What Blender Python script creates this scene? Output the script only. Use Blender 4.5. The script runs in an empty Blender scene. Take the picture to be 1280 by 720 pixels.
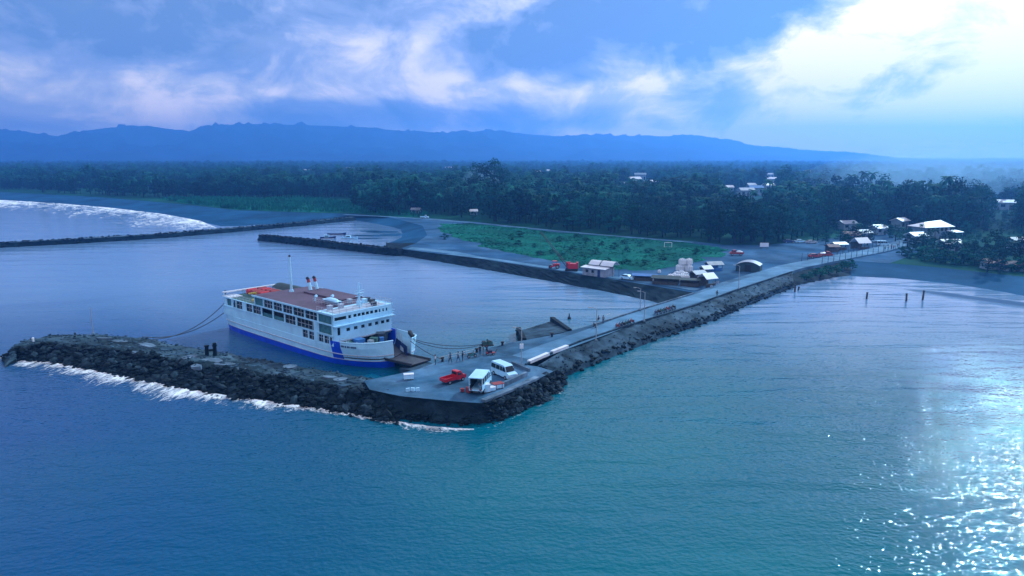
import bpy, bmesh, math, random
from mathutils import Vector, Matrix, noise as mnoise
R = math.radians
random.seed(7)
sc = bpy.context.scene
C = sc.collection

# ------------------------------------------------------------------ camera
F = 865.0; HZ = 198.0; H = 36.0                 # focal length and horizon row in 1280x720 pixels, camera height
PIT = math.atan((360 - HZ) / F)
cam = bpy.data.cameras.new('camera'); cam_o = bpy.data.objects.new('camera', cam); C.objects.link(cam_o)
cam.sensor_width = 36; cam.lens = F / 1280 * 36; cam.clip_start = 0.5; cam.clip_end = 30000
cam_o.location = (0, 0, H); cam_o.rotation_euler = (R(90) - PIT, 0, 0)
sc.camera = cam_o

# ------------------------------------------------------------------ sky, sun, exposure
SUN_AZ, SUN_EL = R(40), R(31)
w = bpy.data.worlds.new('World'); sc.world = w; w.use_nodes = True
NT = w.node_tree; NT.nodes.clear()
def wn(t, **k):
    n = NT.nodes.new(t)
    for a, b in k.items(): setattr(n, a, b)
    return n
def wl(a, b): NT.links.new(a, b)
def wmath(op, a, b=None, clamp=False):
    n = wn('ShaderNodeMath', operation=op, use_clamp=clamp)
    for i, q in enumerate((a, b)):
        if q is None: continue
        if isinstance(q, (int, float)): n.inputs[i].default_value = q
        else: wl(q, n.inputs[i])
    return n.outputs[0]
def wrange(v, a, b, c, d, smooth=True):
    n = wn('ShaderNodeMapRange', interpolation_type='SMOOTHSTEP' if smooth else 'LINEAR')
    wl(v, n.inputs[0])
    for i, q in zip((1, 2, 3, 4), (a, b, c, d)): n.inputs[i].default_value = q
    return n.outputs[0]
out = wn('ShaderNodeOutputWorld'); bg = wn('ShaderNodeBackground'); wl(bg.outputs[0], out.inputs[0])
sky = wn('ShaderNodeTexSky', sky_type='NISHITA', sun_disc=False, sun_elevation=SUN_EL, sun_rotation=SUN_AZ)
sky.air_density = 1.6; sky.dust_density = 0.6; sky.ozone_density = 3.0
tc = wn('ShaderNodeTexCoord'); sep = wn('ShaderNodeSeparateXYZ'); wl(tc.outputs['Generated'], sep.inputs[0])
zc = wmath('ADD', wmath('MAXIMUM', sep.outputs[2], 0.0), 0.09)
comb = wn('ShaderNodeCombineXYZ')
wl(wmath('DIVIDE', sep.outputs[0], zc), comb.inputs[0]); wl(wmath('DIVIDE', sep.outputs[1], zc), comb.inputs[1])
def wnoise(vec, scale, detail, rough, dist=0.0, off=(0, 0, 0)):
    m = wn('ShaderNodeMapping'); wl(vec, m.inputs[0]); m.inputs['Location'].default_value = off
    n = wn('ShaderNodeTexNoise'); wl(m.outputs[0], n.inputs['Vector'])
    n.inputs['Scale'].default_value = scale; n.inputs['Detail'].default_value = detail
    n.inputs['Roughness'].default_value = rough; n.inputs['Distortion'].default_value = dist
    return n.outputs['Fac']
n1 = wnoise(comb.outputs[0], 0.55, 10, 0.56, 0.3, (3.1, 0.4, 0))          # the overhead cloud sheet
mp = wn('ShaderNodeMapping'); wl(tc.outputs['Generated'], mp.inputs[0]); mp.inputs['Scale'].default_value = (1, 1, 1.7)
n2 = wnoise(mp.outputs[0], 8.5, 10, 0.64, 0.5, (0.7, 2.2, 0.3))           # billows towards the horizon
dot = wn('ShaderNodeVectorMath', operation='DOT_PRODUCT'); wl(tc.outputs['Generated'], dot.inputs[0])
dot.inputs[1].default_value = (math.sin(SUN_AZ) * math.cos(SUN_EL), math.cos(SUN_AZ) * math.cos(SUN_EL), math.sin(SUN_EL))
glow = wrange(dot.outputs['Value'], 0.60, 0.97, 0.0, 1.0)                 # thin cloud in front of the sun
f = wmath('ADD', wmath('MULTIPLY', n1, 0.34), wmath('MULTIPLY', n2, 0.66))
lit = wrange(f, 0.38, 0.62, 0.30, 0.82)
lit = wmath('ADD', lit, wrange(sep.outputs[2], 0.0, 0.15, 0.26, 0.0))       # paler towards the horizon
lit = wmath('ADD', lit, wmath('MULTIPLY', glow, 0.48))
# the larger cloud shadows, by direction: (tan azimuth, tan elevation, half width, half height, tilt, depth)
hor = wmath('SQRT', wmath('ADD', wmath('MULTIPLY', sep.outputs[0], sep.outputs[0]), wmath('MULTIPLY', sep.outputs[1], sep.outputs[1])))
TU = wmath('DIVIDE', sep.outputs[0], wmath('MAXIMUM', sep.outputs[1], 0.05)); TE = wmath('DIVIDE', sep.outputs[2], wmath('MAXIMUM', hor, 0.05))
n3 = wnoise(mp.outputs[0], 9.0, 7, 0.55, 0.2, (4.4, 1.2, 0.9))
for u0, e0, ru, re, tl, dep in [(0.20, 0.178, 0.26, 0.058, 0.12, 1.25), (0.36, 0.215, 0.12, 0.05, 0.5, 0.9), (-0.64, 0.17, 0.26, 0.045, 0.0, 0.5), (-0.22, 0.205, 0.30, 0.04, 0.05, 0.4), (-0.42, 0.125, 0.12, 0.03, -0.05, 0.35),
                            (-0.20, 0.055, 0.22, 0.022, 0.0, 0.5), (0.28, 0.085, 0.07, 0.035, -0.2, 0.5), (0.55, 0.10, 0.10, 0.03, 0.3, 0.28), (0.05, 0.05, 0.18, 0.02, 0.0, 0.3)]:
    du = wmath('SUBTRACT', TU, u0); de = wmath('SUBTRACT', TE, e0); de = wmath('SUBTRACT', de, wmath('MULTIPLY', du, tl))
    du = wmath('DIVIDE', du, ru); de = wmath('DIVIDE', de, re)
    q = wmath('ADD', wmath('ADD', wmath('MULTIPLY', du, du), wmath('MULTIPLY', de, de)), wmath('MULTIPLY', wmath('SUBTRACT', n3, 0.5), 3.4))
    lit = wmath('SUBTRACT', lit, wrange(q, -0.5, 1.9, dep, 0.0))
lit = wmath('MAXIMUM', wmath('MINIMUM', lit, 1.0), 0.0)
ramp = wn('ShaderNodeValToRGB'); wl(lit, ramp.inputs[0])
e = ramp.color_ramp.elements
e[0].position = 0.0; e[0].color = (0.15, 0.27, 0.54, 1)
e[1].position = 1.0; e[1].color = (1.34, 1.16, 1.06, 1)
x = e.new(0.35); x.color = (0.30, 0.41, 0.70, 1)
x = e.new(0.68); x.color = (0.67, 0.70, 0.82, 1)
skys = wn('ShaderNodeVectorMath', operation='SCALE'); wl(sky.outputs[0], skys.inputs[0]); skys.inputs['Scale'].default_value = 0.08
cov = wrange(f, 0.30, 0.42, 0.72, 0.97)
mix = wn('ShaderNodeMix', data_type='RGBA'); wl(cov, mix.inputs['Factor']); wl(skys.outputs[0], mix.inputs['A']); wl(ramp.outputs[0], mix.inputs['B'])
wl(mix.outputs['Result'], bg.inputs[0]); bg.inputs[1].default_value = 1.0

sun = bpy.data.lights.new('sun', 'SUN'); sun.energy = 3.0; sun.angle = R(0.6); sun.color = (0.52, 0.82, 1.0)
sun_o = bpy.data.objects.new('sun', sun); C.objects.link(sun_o)
sun_o.rotation_euler = (R(90) - SUN_EL, 0, math.pi - SUN_AZ)
sun_o.location = (150, 180, 140)
vs = sc.view_settings; vs.view_transform = 'Standard'; vs.look = 'None'; vs.exposure = 0.32; vs.gamma = 1.0; vs.use_curve_mapping = False
sc.cycles.use_denoising = True
sc.cycles.volume_bounces = 1; sc.cycles.max_bounces = 8; sc.cycles.transparent_max_bounces = 12
sc.cycles.sample_clamp_indirect = 4.0

# ------------------------------------------------------------------ helpers
CP, SP = math.cos(PIT), math.sin(PIT)
def at(x, y, z=0.0):
    """the point at height z that stands under pixel (x, y) of the photograph"""
    u = (x - 640) / F; v = (360 - y) / F
    d = (u, CP + v * SP, -SP + v * CP); t = (z - H) / d[2]
    return Vector((d[0] * t, d[1] * t, z))
def px(X, Y, Z):
    dz = Z - H; zc = Y * CP - dz * SP; yc = Y * SP + dz * CP
    return 640 + F * X / zc, 360 - F * yc / zc, F / max(zc, 1)
def lerp(a, b, t): return a + (b - a) * t
def interp(tab, x):
    if x <= tab[0][0]: return tab[0][1]
    for (a, b), (c, d) in zip(tab, tab[1:]):
        if x <= c: return lerp(b, d, (x - a) / (c - a))
    return tab[-1][1]
def nz(x, y, s, k=0.0): return mnoise.noise(Vector((x * s, y * s, k)))

def mat(name, col, rough=0.7, var=0.25, vscale=0.6, bump=0.0, bscale=4.0, metal=0.0, spec=0.5, col2=None, coat=0.0, rnd=0.0, detail=6, stain=None):
    m = bpy.data.materials.new(name); m.use_nodes = True; t = m.node_tree; N = t.nodes; L = t.links
    b = N['Principled BSDF']; b.inputs['Roughness'].default_value = rough; b.inputs['Metallic'].default_value = metal
    b.inputs['Specular IOR Level'].default_value = spec; b.inputs['Coat Weight'].default_value = coat
    tcn = N.new('ShaderNodeTexCoord')
    no = N.new('ShaderNodeTexNoise'); L.new(tcn.outputs['Object'], no.inputs['Vector'])
    no.inputs['Scale'].default_value = vscale; no.inputs['Detail'].default_value = detail; no.inputs['Roughness'].default_value = 0.6
    rp = N.new('ShaderNodeValToRGB'); L.new(no.outputs['Fac'], rp.inputs[0])
    c2 = col2 or tuple(min(1, c * (1 + var)) for c in col)
    c1 = tuple(c * (1 - var) for c in col) if col2 is None else col
    rp.color_ramp.elements[0].position = 0.33; rp.color_ramp.elements[0].color = (*c1, 1)
    rp.color_ramp.elements[1].position = 0.67; rp.color_ramp.elements[1].color = (*c2, 1)
    src = rp.outputs[0]
    if rnd:
        oi = N.new('ShaderNodeObjectInfo'); hs = N.new('ShaderNodeHueSaturation'); mr = N.new('ShaderNodeMapRange')
        L.new(oi.outputs['Random'], mr.inputs[0]); mr.inputs[3].default_value = 1 - rnd; mr.inputs[4].default_value = 1 + rnd
        L.new(mr.outputs[0], hs.inputs['Value']); L.new(src, hs.inputs['Color']); src = hs.outputs[0]
    if stain:      # (scale, strength, seed): broad dark and light areas by position in the world
        ge = N.new('ShaderNodeNewGeometry'); n3_ = N.new('ShaderNodeTexNoise'); L.new(ge.outputs['Position'], n3_.inputs['Vector']); n3_.inputs['Scale'].default_value = stain[0]; n3_.inputs['Detail'].default_value = 7; n3_.inputs['Roughness'].default_value = 0.65; n3_.inputs['Distortion'].default_value = 0.6
        mr2 = N.new('ShaderNodeMapRange'); L.new(n3_.outputs['Fac'], mr2.inputs[0]); mr2.inputs[1].default_value = 0.35; mr2.inputs[2].default_value = 0.65; mr2.inputs[3].default_value = 1 - stain[1]; mr2.inputs[4].default_value = 1 + stain[1]
        h2 = N.new('ShaderNodeHueSaturation'); L.new(mr2.outputs[0], h2.inputs['Value']); L.new(src, h2.inputs['Color']); src = h2.outputs[0]
    L.new(src, b.inputs['Base Color'])
    if bump:
        n2 = N.new('ShaderNodeTexNoise'); L.new(tcn.outputs['Object'], n2.inputs['Vector']); n2.inputs['Scale'].default_value = bscale; n2.inputs['Detail'].default_value = 5
        bp = N.new('ShaderNodeBump'); bp.inputs['Strength'].default_value = min(1, bump); bp.inputs['Distance'].default_value = bump; L.new(n2.outputs['Fac'], bp.inputs['Height'])
        L.new(bp.outputs[0], b.inputs['Normal'])
    return m

class MB:
    def __init__(s): s.v = []; s.f = []; s.m = []; s.uv = None
    def add(s, vs_, fs, mi=0):
        o = len(s.v); s.v += [tuple(q) for q in vs_]
        for f_ in fs: s.f.append(tuple(i + o for i in f_)); s.m.append(mi)
        return s
    def hexa(s, p, mi=0):      # 4 lower then 4 upper corners
        return s.add(p, [(3, 2, 1, 0), (4, 5, 6, 7), (0, 1, 5, 4), (1, 2, 6, 5), (2, 3, 7, 6), (3, 0, 4, 7)], mi)
    def box(s, c, d, rz=0.0, mi=0, top=1.0):
        x, y, z = d[0] / 2, d[1] / 2, d[2] / 2; ca, sa = math.cos(rz), math.sin(rz)
        P = []
        for k in (-1, 1):
            q = top if k > 0 else 1
            for a, b in ((-1, -1), (1, -1), (1, 1), (-1, 1)):
                X, Y = a * x * q, b * y * q
                P.append((c[0] + X * ca - Y * sa, c[1] + X * sa + Y * ca, c[2] + k * z))
        return s.hexa(P, mi)
    def bx(s, x0, x1, y0, y1, z0, z1, mi=0): return s.box(((x0 + x1) / 2, (y0 + y1) / 2, (z0 + z1) / 2), (x1 - x0, y1 - y0, z1 - z0), 0, mi)
    def cyl(s, a, b, r0, r1=None, n=8, mi=0, caps=True):
        a, b = Vector(a), Vector(b); r1 = r0 if r1 is None else r1
        d = (b - a).normalized(); u = d.orthogonal().normalized(); v = d.cross(u)
        P = []
        for c, r in ((a, r0), (b, r1)):
            for i in range(n):
                t = 2 * math.pi * i / n; P.append(c + u * (r * math.cos(t)) + v * (r * math.sin(t)))
        fs = [(i, (i + 1) % n, n + (i + 1) % n, n + i) for i in range(n)]
        if caps: fs += [tuple(range(n - 1, -1, -1)), tuple(range(n, 2 * n))]
        return s.add(P, fs, mi)
    def tube(s, pts, r, n=6, mi=0):
        for a, b in zip(pts, pts[1:]): s.cyl(a, b, r, r, n, mi)
        return s
    def prism(s, poly, z0, z1, mi=0, mt=None):
        n = len(poly)
        P = [(p[0], p[1], z0) for p in poly] + [(p[0], p[1], z1) for p in poly]
        s.add(P, [(i, (i + 1) % n, n + (i + 1) % n, n + i) for i in range(n)], mi)
        s.add([(p[0], p[1], z1) for p in poly], [tuple(range(n))], mi if mt is None else mt)
        return s.add([(p[0], p[1], z0) for p in poly], [tuple(range(n - 1, -1, -1))], mi)
    def side(s, prof, wd, mi=0, top=0.88, zt=None):   # (x, z) profile pushed out across y, narrower above zt
        n = len(prof); P = []
        for k in (-1, 1):
            for (x_, z_) in prof:
                q = top if zt is not None and z_ > zt else 1.0
                P.append((x_, k * wd / 2 * q, z_))
        fs = [(i, n + i, n + (i + 1) % n, (i + 1) % n) for i in range(n)] + [tuple(range(n)), tuple(range(2 * n - 1, n - 1, -1))]
        return s.add(P, fs, mi)
    def lump(s, c, r, seed, mi=0, sub=1, rough=0.28):
        bm = bmesh.new(); bmesh.ops.create_icosphere(bm, subdivisions=sub, radius=1)
        P = []
        for q in bm.verts:
            k = 1 + rough * mnoise.noise(q.co * 1.7 + Vector((seed * 3.1, seed, 0)))  * 1.6
            P.append((c[0] + q.co.x * r[0] * k, c[1] + q.co.y * r[1] * k, c[2] + q.co.z * r[2] * k))
        s.add(P, [tuple(q.index for q in f_.verts) for f_ in bm.faces], mi); bm.free(); return s
    def mesh(s, name, mats, smooth=False):
        me = bpy.data.meshes.new(name); me.from_pydata(s.v, [], s.f)
        for m_ in (mats if isinstance(mats, (list, tuple)) else [mats]): me.materials.append(m_)
        if len(me.materials) > 1: me.polygons.foreach_set('material_index', s.m)
        if smooth: me.polygons.foreach_set('use_smooth', [True] * len(me.polygons))
        if s.uv:
            l = me.uv_layers.new(name='UVMap'); vi = [0] * len(me.loops); me.loops.foreach_get('vertex_index', vi)
            l.data.foreach_set('uv', [c for i in vi for c in s.uv[i]])
        me.update(); return me
    def build(s, name, mats, parent=None, smooth=False, fix=True):
        me = s.mesh(name, mats, smooth)
        if fix:
            bm = bmesh.new(); bm.from_mesh(me); bmesh.ops.recalc_face_normals(bm, faces=bm.faces); bm.to_mesh(me); bm.free()
        return link(name, me, parent)
def link(name, me, parent=None):
    o = bpy.data.objects.new(name, me); C.objects.link(o)
    if parent is not None: o.parent = parent
    return o
def tag(o, label, cat, group=None, kind=None):
    if label: o['label'] = label
    if cat: o['category'] = cat
    if group: o['group'] = group
    if kind: o['kind'] = kind
    return o
def thing(name, label, cat, loc=(0, 0, 0), rz=0.0, group=None):
    o = bpy.data.objects.new(name, None); C.objects.link(o); o.empty_display_size = 0.3
    o.location = loc; o.rotation_euler = (0, 0, rz); return tag(o, label, cat, group)
def struct(o): o['kind'] = 'structure'; return o
def copy_tree(o, loc=None, rz=None, label=None, group=None, parent=None, scale=None):
    c = o.copy(); C.objects.link(c); c.parent = parent
    if loc is not None: c.location = loc
    if rz is not None: c.rotation_euler = (0, 0, rz)
    if scale is not None: c.scale = scale
    if label: c['label'] = label
    if group: c['group'] = group
    for ch in o.children: copy_tree(ch, parent=c)
    return c
def ribbon(rows, ucoords=None):
    """grid of points rows[i][j] -> MB with uv (u along, v across)"""
    b = MB(); n = len(rows); k = len(rows[0]); b.uv = []
    for i, r in enumerate(rows):
        for j, q in enumerate(r):
            b.v.append(tuple(q)); b.uv.append(((ucoords[i] if ucoords else i / (n - 1)), j / (k - 1)))
    for i in range(n - 1):
        for j in range(k - 1):
            a = i * k + j; b.f.append((a, a + 1, a + k + 1, a + k)); b.m.append(0)
    return b
def resample(pts, n):
    pts = [Vector(q) for q in pts]; d = [0]
    for a, b in zip(pts, pts[1:]): d.append(d[-1] + (b - a).length)
    o = []
    for i in range(n):
        t = d[-1] * i / (n - 1); k = 0
        while k < len(d) - 2 and d[k + 1] < t: k += 1
        o.append(pts[k].lerp(pts[k + 1], (t - d[k]) / max(1e-6, d[k + 1] - d[k])))
    return o, d[-1]

# ------------------------------------------------------------------ materials
M = {}
M['concrete'] = mat('concrete', (0.022, 0.085, 0.155), 0.8, vscale=0.16, bump=0.03, bscale=3, col2=(0.085, 0.18, 0.28), detail=11, spec=0.05, stain=(0.12, 0.38))
M['road'] = mat('road_concrete', (0.06, 0.155, 0.25), 0.8, vscale=0.18, bump=0.02, bscale=3, col2=(0.12, 0.25, 0.38), detail=11, spec=0.05, stain=(0.1, 0.22))
M['weathered'] = mat('weathered_concrete', (0.008, 0.028, 0.046), 0.85, vscale=0.30, bump=0.12, bscale=1.5, col2=(0.06, 0.115, 0.165), detail=11, spec=0.06, stain=(0.12, 0.5))
M['slab'] = mat('slab_concrete', (0.06, 0.11, 0.16), 0.8, vscale=0.6, bump=0.08, bscale=2, col2=(0.16, 0.24, 0.32), detail=9, spec=0.08, stain=(0.2, 0.4))
M['rock'] = mat('wet_rock', (0.003, 0.010, 0.016), 0.7, vscale=0.8, bump=0.15, bscale=2.2, col2=(0.012, 0.030, 0.042), detail=9, spec=0.06, stain=(0.15, 0.4))
M['boulder'] = mat('boulder_rock', (0.006, 0.018, 0.028), 0.75, vscale=1.2, bump=0.12, bscale=3, col2=(0.028, 0.055, 0.075), rnd=0.55, spec=0.08)
M['wall'] = mat('quay_wall', (0.003, 0.013, 0.022), 0.85, vscale=0.25, bump=0.2, bscale=0.9, col2=(0.012, 0.032, 0.046), detail=9, spec=0.04, stain=(0.1, 0.4))
M['sand'] = mat('grey_sand', (0.004, 0.050, 0.115), 0.9, vscale=0.05, bump=0.04, bscale=0.8, col2=(0.014, 0.086, 0.18), detail=9, spec=0.04, stain=(0.03, 0.3))
M['dirt'] = mat('grey_dirt', (0.012, 0.064, 0.14), 0.95, vscale=0.06, bump=0.08, bscale=0.6, col2=(0.06, 0.14, 0.24), detail=11, spec=0.03, stain=(0.05, 0.35))
M['ground'] = mat('scrub_ground', (0.003, 0.035, 0.03), 0.95, vscale=0.03, col2=(0.010, 0.075, 0.05), detail=9, spec=0.02, stain=(0.01, 0.4))
M['grass'] = mat('field_grass', (0.001, 0.068, 0.055), 0.95, vscale=0.07, bump=0.04, bscale=0.8, col2=(0.003, 0.125, 0.09), detail=11, spec=0.03, stain=(0.06, 0.35))
M['blade'] = mat('grass_blades', (0.004, 0.12, 0.085), 0.9, vscale=0.07, col2=(0.016, 0.22, 0.145), spec=0.04, stain=(0.06, 0.35))
M['leaf'] = mat('leaf', (0.001, 0.030, 0.031), 0.8, vscale=0.35, col2=(0.006, 0.095, 0.080), rnd=0.5, spec=0.05, stain=(0.016, 0.55))
M['palm'] = mat('palm_frond', (0.002, 0.05, 0.04), 0.75, vscale=0.5, col2=(0.01, 0.13, 0.095), rnd=0.45, spec=0.08, stain=(0.016, 0.4))
M['shrubleaf'] = mat('shrub_leaf', (0.003, 0.060, 0.05), 0.85, vscale=0.6, col2=(0.010, 0.14, 0.10), rnd=0.3, spec=0.05)
M['bark'] = mat('bark', (0.012, 0.022, 0.026), 0.9, vscale=2, bump=0.05, spec=0.05)
M['hill'] = mat('forested_hill', (0.004, 0.030, 0.085), 0.9, vscale=0.004, col2=(0.012, 0.06, 0.16), detail=11, spec=0.02, stain=(0.0016, 0.5))  # blue of the distant haze partly put into the hillside colour
M['white'] = mat('white_paint', (0.42, 0.76, 0.97), 0.40, var=0.06, vscale=0.5, detail=8, stain=(0.25, 0.10))
M['hullblue'] = mat('blue_hull_paint', (0.001, 0.065, 0.66), 0.4, var=0.18, vscale=0.6, detail=8)
M['navy'] = mat('navy_paint', (0.008, 0.03, 0.13), 0.45, var=0.2, vscale=0.7)
M['palegrey'] = mat('pale_grey_paint', (0.40, 0.46, 0.54), 0.5, var=0.15, vscale=0.6)
M['glass'] = mat('dark_glass', (0.008, 0.016, 0.022), 0.12, var=0.2, vscale=1.5)
M['teal'] = mat('teal_curtain', (0.04, 0.17, 0.20), 0.6, var=0.35, vscale=1.5)
M['inside'] = mat('dim_interior', (0.05, 0.075, 0.09), 0.8, var=0.4, vscale=1.2)
M['roofbrown'] = mat('plum_roof_paint', (0.085, 0.050, 0.085), 0.7, var=0.25, vscale=0.4, bump=0.02, bscale=3)
M['red'] = mat('red_paint', (0.52, 0.012, 0.03), 0.42, var=0.12, vscale=1.0)
M['redold'] = mat('dull_red_paint', (0.30, 0.03, 0.035), 0.6, var=0.3, vscale=2)
M['yellow'] = mat('yellow_paint', (0.62, 0.45, 0.06), 0.5, var=0.1)
M['greentarp'] = mat('green_tarpaulin', (0.03, 0.11, 0.10), 0.7, var=0.3, vscale=0.8, bump=0.04)
M['darktarp'] = mat('dark_green_tarpaulin', (0.015, 0.045, 0.05), 0.7, var=0.3, vscale=0.8, bump=0.06)
M['bluetarp'] = mat('blue_tarpaulin', (0.03, 0.16, 0.42), 0.6, var=0.2, vscale=1)
M['black'] = mat('black_rubber', (0.012, 0.013, 0.015), 0.8, var=0.2)
M['steel'] = mat('dark_steel', (0.05, 0.06, 0.075), 0.5, var=0.3, vscale=2, metal=0.4)
M['galv'] = mat('galvanised_steel', (0.36, 0.40, 0.44), 0.45, var=0.15, metal=0.4)
M['rope'] = mat('rope', (0.055, 0.065, 0.075), 0.9, var=0.2)
M['wood'] = mat('weathered_wood', (0.06, 0.055, 0.05), 0.85, var=0.4, vscale=2)
M['whiteroof'] = mat('white_roof_sheet', (0.70, 0.74, 0.80), 0.45, var=0.1, vscale=0.5, bump=0.02)
M['greyroof'] = mat('grey_roof_sheet', (0.26, 0.30, 0.36), 0.5, var=0.3, vscale=0.6)
M['rustroof'] = mat('rusty_roof_sheet', (0.16, 0.085, 0.075), 0.7, var=0.4, vscale=0.6)
M['plaster'] = mat('plaster', (0.20, 0.29, 0.36), 0.8, var=0.2, vscale=0.5)
M['sack'] = mat('white_sack', (0.70, 0.73, 0.76), 0.8, var=0.06, vscale=1.5, bump=0.05)
M['skin'] = mat('skin', (0.22, 0.12, 0.08), 0.6, var=0.1)
M['hair'] = mat('hair', (0.012, 0.010, 0.010), 0.7, var=0.1)
M['lamp'] = mat('lamp_glass', (0.7, 0.72, 0.75), 0.2, var=0.05)
for nm, col in (('cloth_navy', (0.02, 0.03, 0.08)), ('cloth_grey', (0.16, 0.18, 0.21)), ('cloth_white', (0.66, 0.68, 0.72)), ('cloth_red', (0.36, 0.03, 0.05)), ('cloth_teal', (0.03, 0.17, 0.19)), ('cloth_black', (0.016, 0.017, 0.022))):
    M[nm] = mat(nm, col, 0.85, var=0.15, vscale=4)

def water_material():
    m = bpy.data.materials.new('sea_water'); m.use_nodes = True; t = m.node_tree; N = t.nodes; L = t.links
    b = N['Principled BSDF']; b.inputs['Roughness'].default_value = 0.03; b.inputs['Specular IOR Level'].default_value = 0.2; b.inputs['IOR'].default_value = 1.333; b.inputs['Specular Tint'].default_value = (0.2, 0.8, 1.0, 1)
    tcn = N.new('ShaderNodeTexCoord'); obj = tcn.outputs['Object']
    def noise(scale, detail, rough, sx=1.0, sy=1.0, rot=0.0, dist=0.0):
        mp_ = N.new('ShaderNodeMapping'); L.new(obj, mp_.inputs[0]); mp_.inputs['Scale'].default_value = (sx, sy, 1); mp_.inputs['Rotation'].default_value = (0, 0, rot)
        n = N.new('ShaderNodeTexNoise'); L.new(mp_.outputs[0], n.inputs['Vector']); n.inputs['Scale'].default_value = scale
        n.inputs['Detail'].default_value = detail; n.inputs['Roughness'].default_value = rough; n.inputs['Distortion'].default_value = dist
        return n.outputs['Fac']
    def mth(op, a, bb):
        n = N.new('ShaderNodeMath'); n.operation = op
        for i, q in enumerate((a, bb)):
            if isinstance(q, (int, float)): n.inputs[i].default_value = q
            else: L.new(q, n.inputs[i])
        return n.outputs[0]
    # body colour: deep blue offshore to the west, teal in the middle, basin and beach shallows pale with silt and painted-in sky reflection
    sp = N.new('ShaderNodeSeparateXYZ'); L.new(obj, sp.inputs[0])
    def rng(v, a, bb, c, d):
        n = N.new('ShaderNodeMapRange'); n.interpolation_type = 'SMOOTHSTEP'; L.new(v, n.inputs[0])
        for i_, q_ in zip((1, 2, 3, 4), (a, bb, c, d)): n.inputs[i_].default_value = q_
        return n.outputs[0]
    big = noise(0.016, 5, 0.55, dist=0.8)
    k = mth('ADD', rng(sp.outputs[0], -70, 25, 0.0, 0.62), mth('MULTIPLY', mth('SUBTRACT', big, 0.5), 0.9))
    rp = N.new('ShaderNodeValToRGB'); L.new(mth('ADD', k, 0.15), rp.inputs[0]); el = rp.color_ramp.elements
    el[0].position = 0.0; el[0].color = (0.0003, 0.060, 0.185, 1); el[1].position = 0.9; el[1].color = (0.0004, 0.145, 0.175, 1)
    q = el.new(0.45); q.color = (0.0003, 0.082, 0.155, 1)
    # paler towards the shore behind the pier: silt, plus sky reflection put into the colour
    sh_ = rng(mth('ADD', mth('SUBTRACT', sp.outputs[1], mth('MULTIPLY', rng(sp.outputs[0], 0, 60, 0, 1), -26.0)), mth('MULTIPLY', mth('SUBTRACT', big, 0.5), 60.0)), 112, 215, 0.0, 0.85)
    mx = N.new('ShaderNodeMix'); mx.data_type = 'RGBA'; L.new(sh_, mx.inputs['Factor']); L.new(rp.outputs[0], mx.inputs['A']); mx.inputs['B'].default_value = (0.15, 0.27, 0.44, 1)
    L.new(mx.outputs['Result'], b.inputs['Base Color'])
    # wind ripples, chop and long swell; calmer inside the basin and over the shallows
    calm = rng(sp.outputs[1], 85, 190, 1.0, 0.30)
    h = mth('MULTIPLY', noise(1.5, 1.6, 0.5, 1.0, 1.35, R(-16)), 0.26)
    h = mth('ADD', h, mth('MULTIPLY', noise(0.24, 2.5, 0.5, 1.0, 2.0, R(-12), 0.4), 0.42))
    h = mth('MULTIPLY', h, calm)
    h = mth('ADD', h, mth('MULTIPLY', mth('MULTIPLY', noise(0.05, 2, 0.5, 0.6, 2.6, R(-14), 0.5), 1.3), rng(sp.outputs[0], -20, 45, 0.45, 1.0)))
    bp = N.new('ShaderNodeBump'); bp.inputs['Strength'].default_value = 1.0; bp.inputs['Distance'].default_value = 0.45; L.new(h, bp.inputs['Height']); L.new(bp.outputs[0], b.inputs['Normal'])
    return m
M['water'] = water_material()

def foam_material(name, thr0, thr1, su, sv):
    m = bpy.data.materials.new(name); m.use_nodes = True; t = m.node_tree; N = t.nodes; L = t.links
    b = N['Principled BSDF']; b.inputs['Base Color'].default_value = (0.88, 0.93, 0.97, 1); b.inputs['Roughness'].default_value = 0.9
    uv = N.new('ShaderNodeTexCoord'); mp_ = N.new('ShaderNodeMapping'); L.new(uv.outputs['UV'], mp_.inputs[0]); mp_.inputs['Scale'].default_value = (su, sv, 1)
    n = N.new('ShaderNodeTexNoise'); L.new(mp_.outputs[0], n.inputs['Vector']); n.inputs['Scale'].default_value = 1; n.inputs['Detail'].default_value = 8; n.inputs['Roughness'].default_value = 0.68; n.inputs['Distortion'].default_value = 1.0
    n2 = N.new('ShaderNodeTexNoise'); mp2 = N.new('ShaderNodeMapping'); L.new(uv.outputs['UV'], mp2.inputs[0]); mp2.inputs['Scale'].default_value = (su * 0.16, 0.6, 1); L.new(mp2.outputs[0], n2.inputs['Vector']); n2.inputs['Scale'].default_value = 1; n2.inputs['Detail'].default_value = 3
    sp = N.new('ShaderNodeSeparateXYZ'); L.new(uv.outputs['UV'], sp.inputs[0])
    # threshold rises towards the open edge
    th = N.new('ShaderNodeMapRange'); L.new(sp.outputs[1], th.inputs[0]); th.inputs[3].default_value = thr0; th.inputs[4].default_value = thr1
    s1 = N.new('ShaderNodeMath'); s1.operation = 'MULTIPLY_ADD'; L.new(n2.outputs['Fac'], s1.inputs[0]); s1.inputs[1].default_value = 0.7; L.new(n.outputs['Fac'], s1.inputs[2])
    s2 = N.new('ShaderNodeMath'); s2.operation = 'SUBTRACT'; L.new(s1.outputs[0], s2.inputs[0]); L.new(th.outputs[0], s2.inputs[1])
    r = N.new('ShaderNodeMapRange'); L.new(s2.outputs[0], r.inputs[0]); r.inputs[1].default_value = 0.0; r.inputs[2].default_value = 0.30; r.inputs[4].default_value = 0.95
    L.new(r.outputs[0], b.inputs['Alpha'])
    return m

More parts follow.
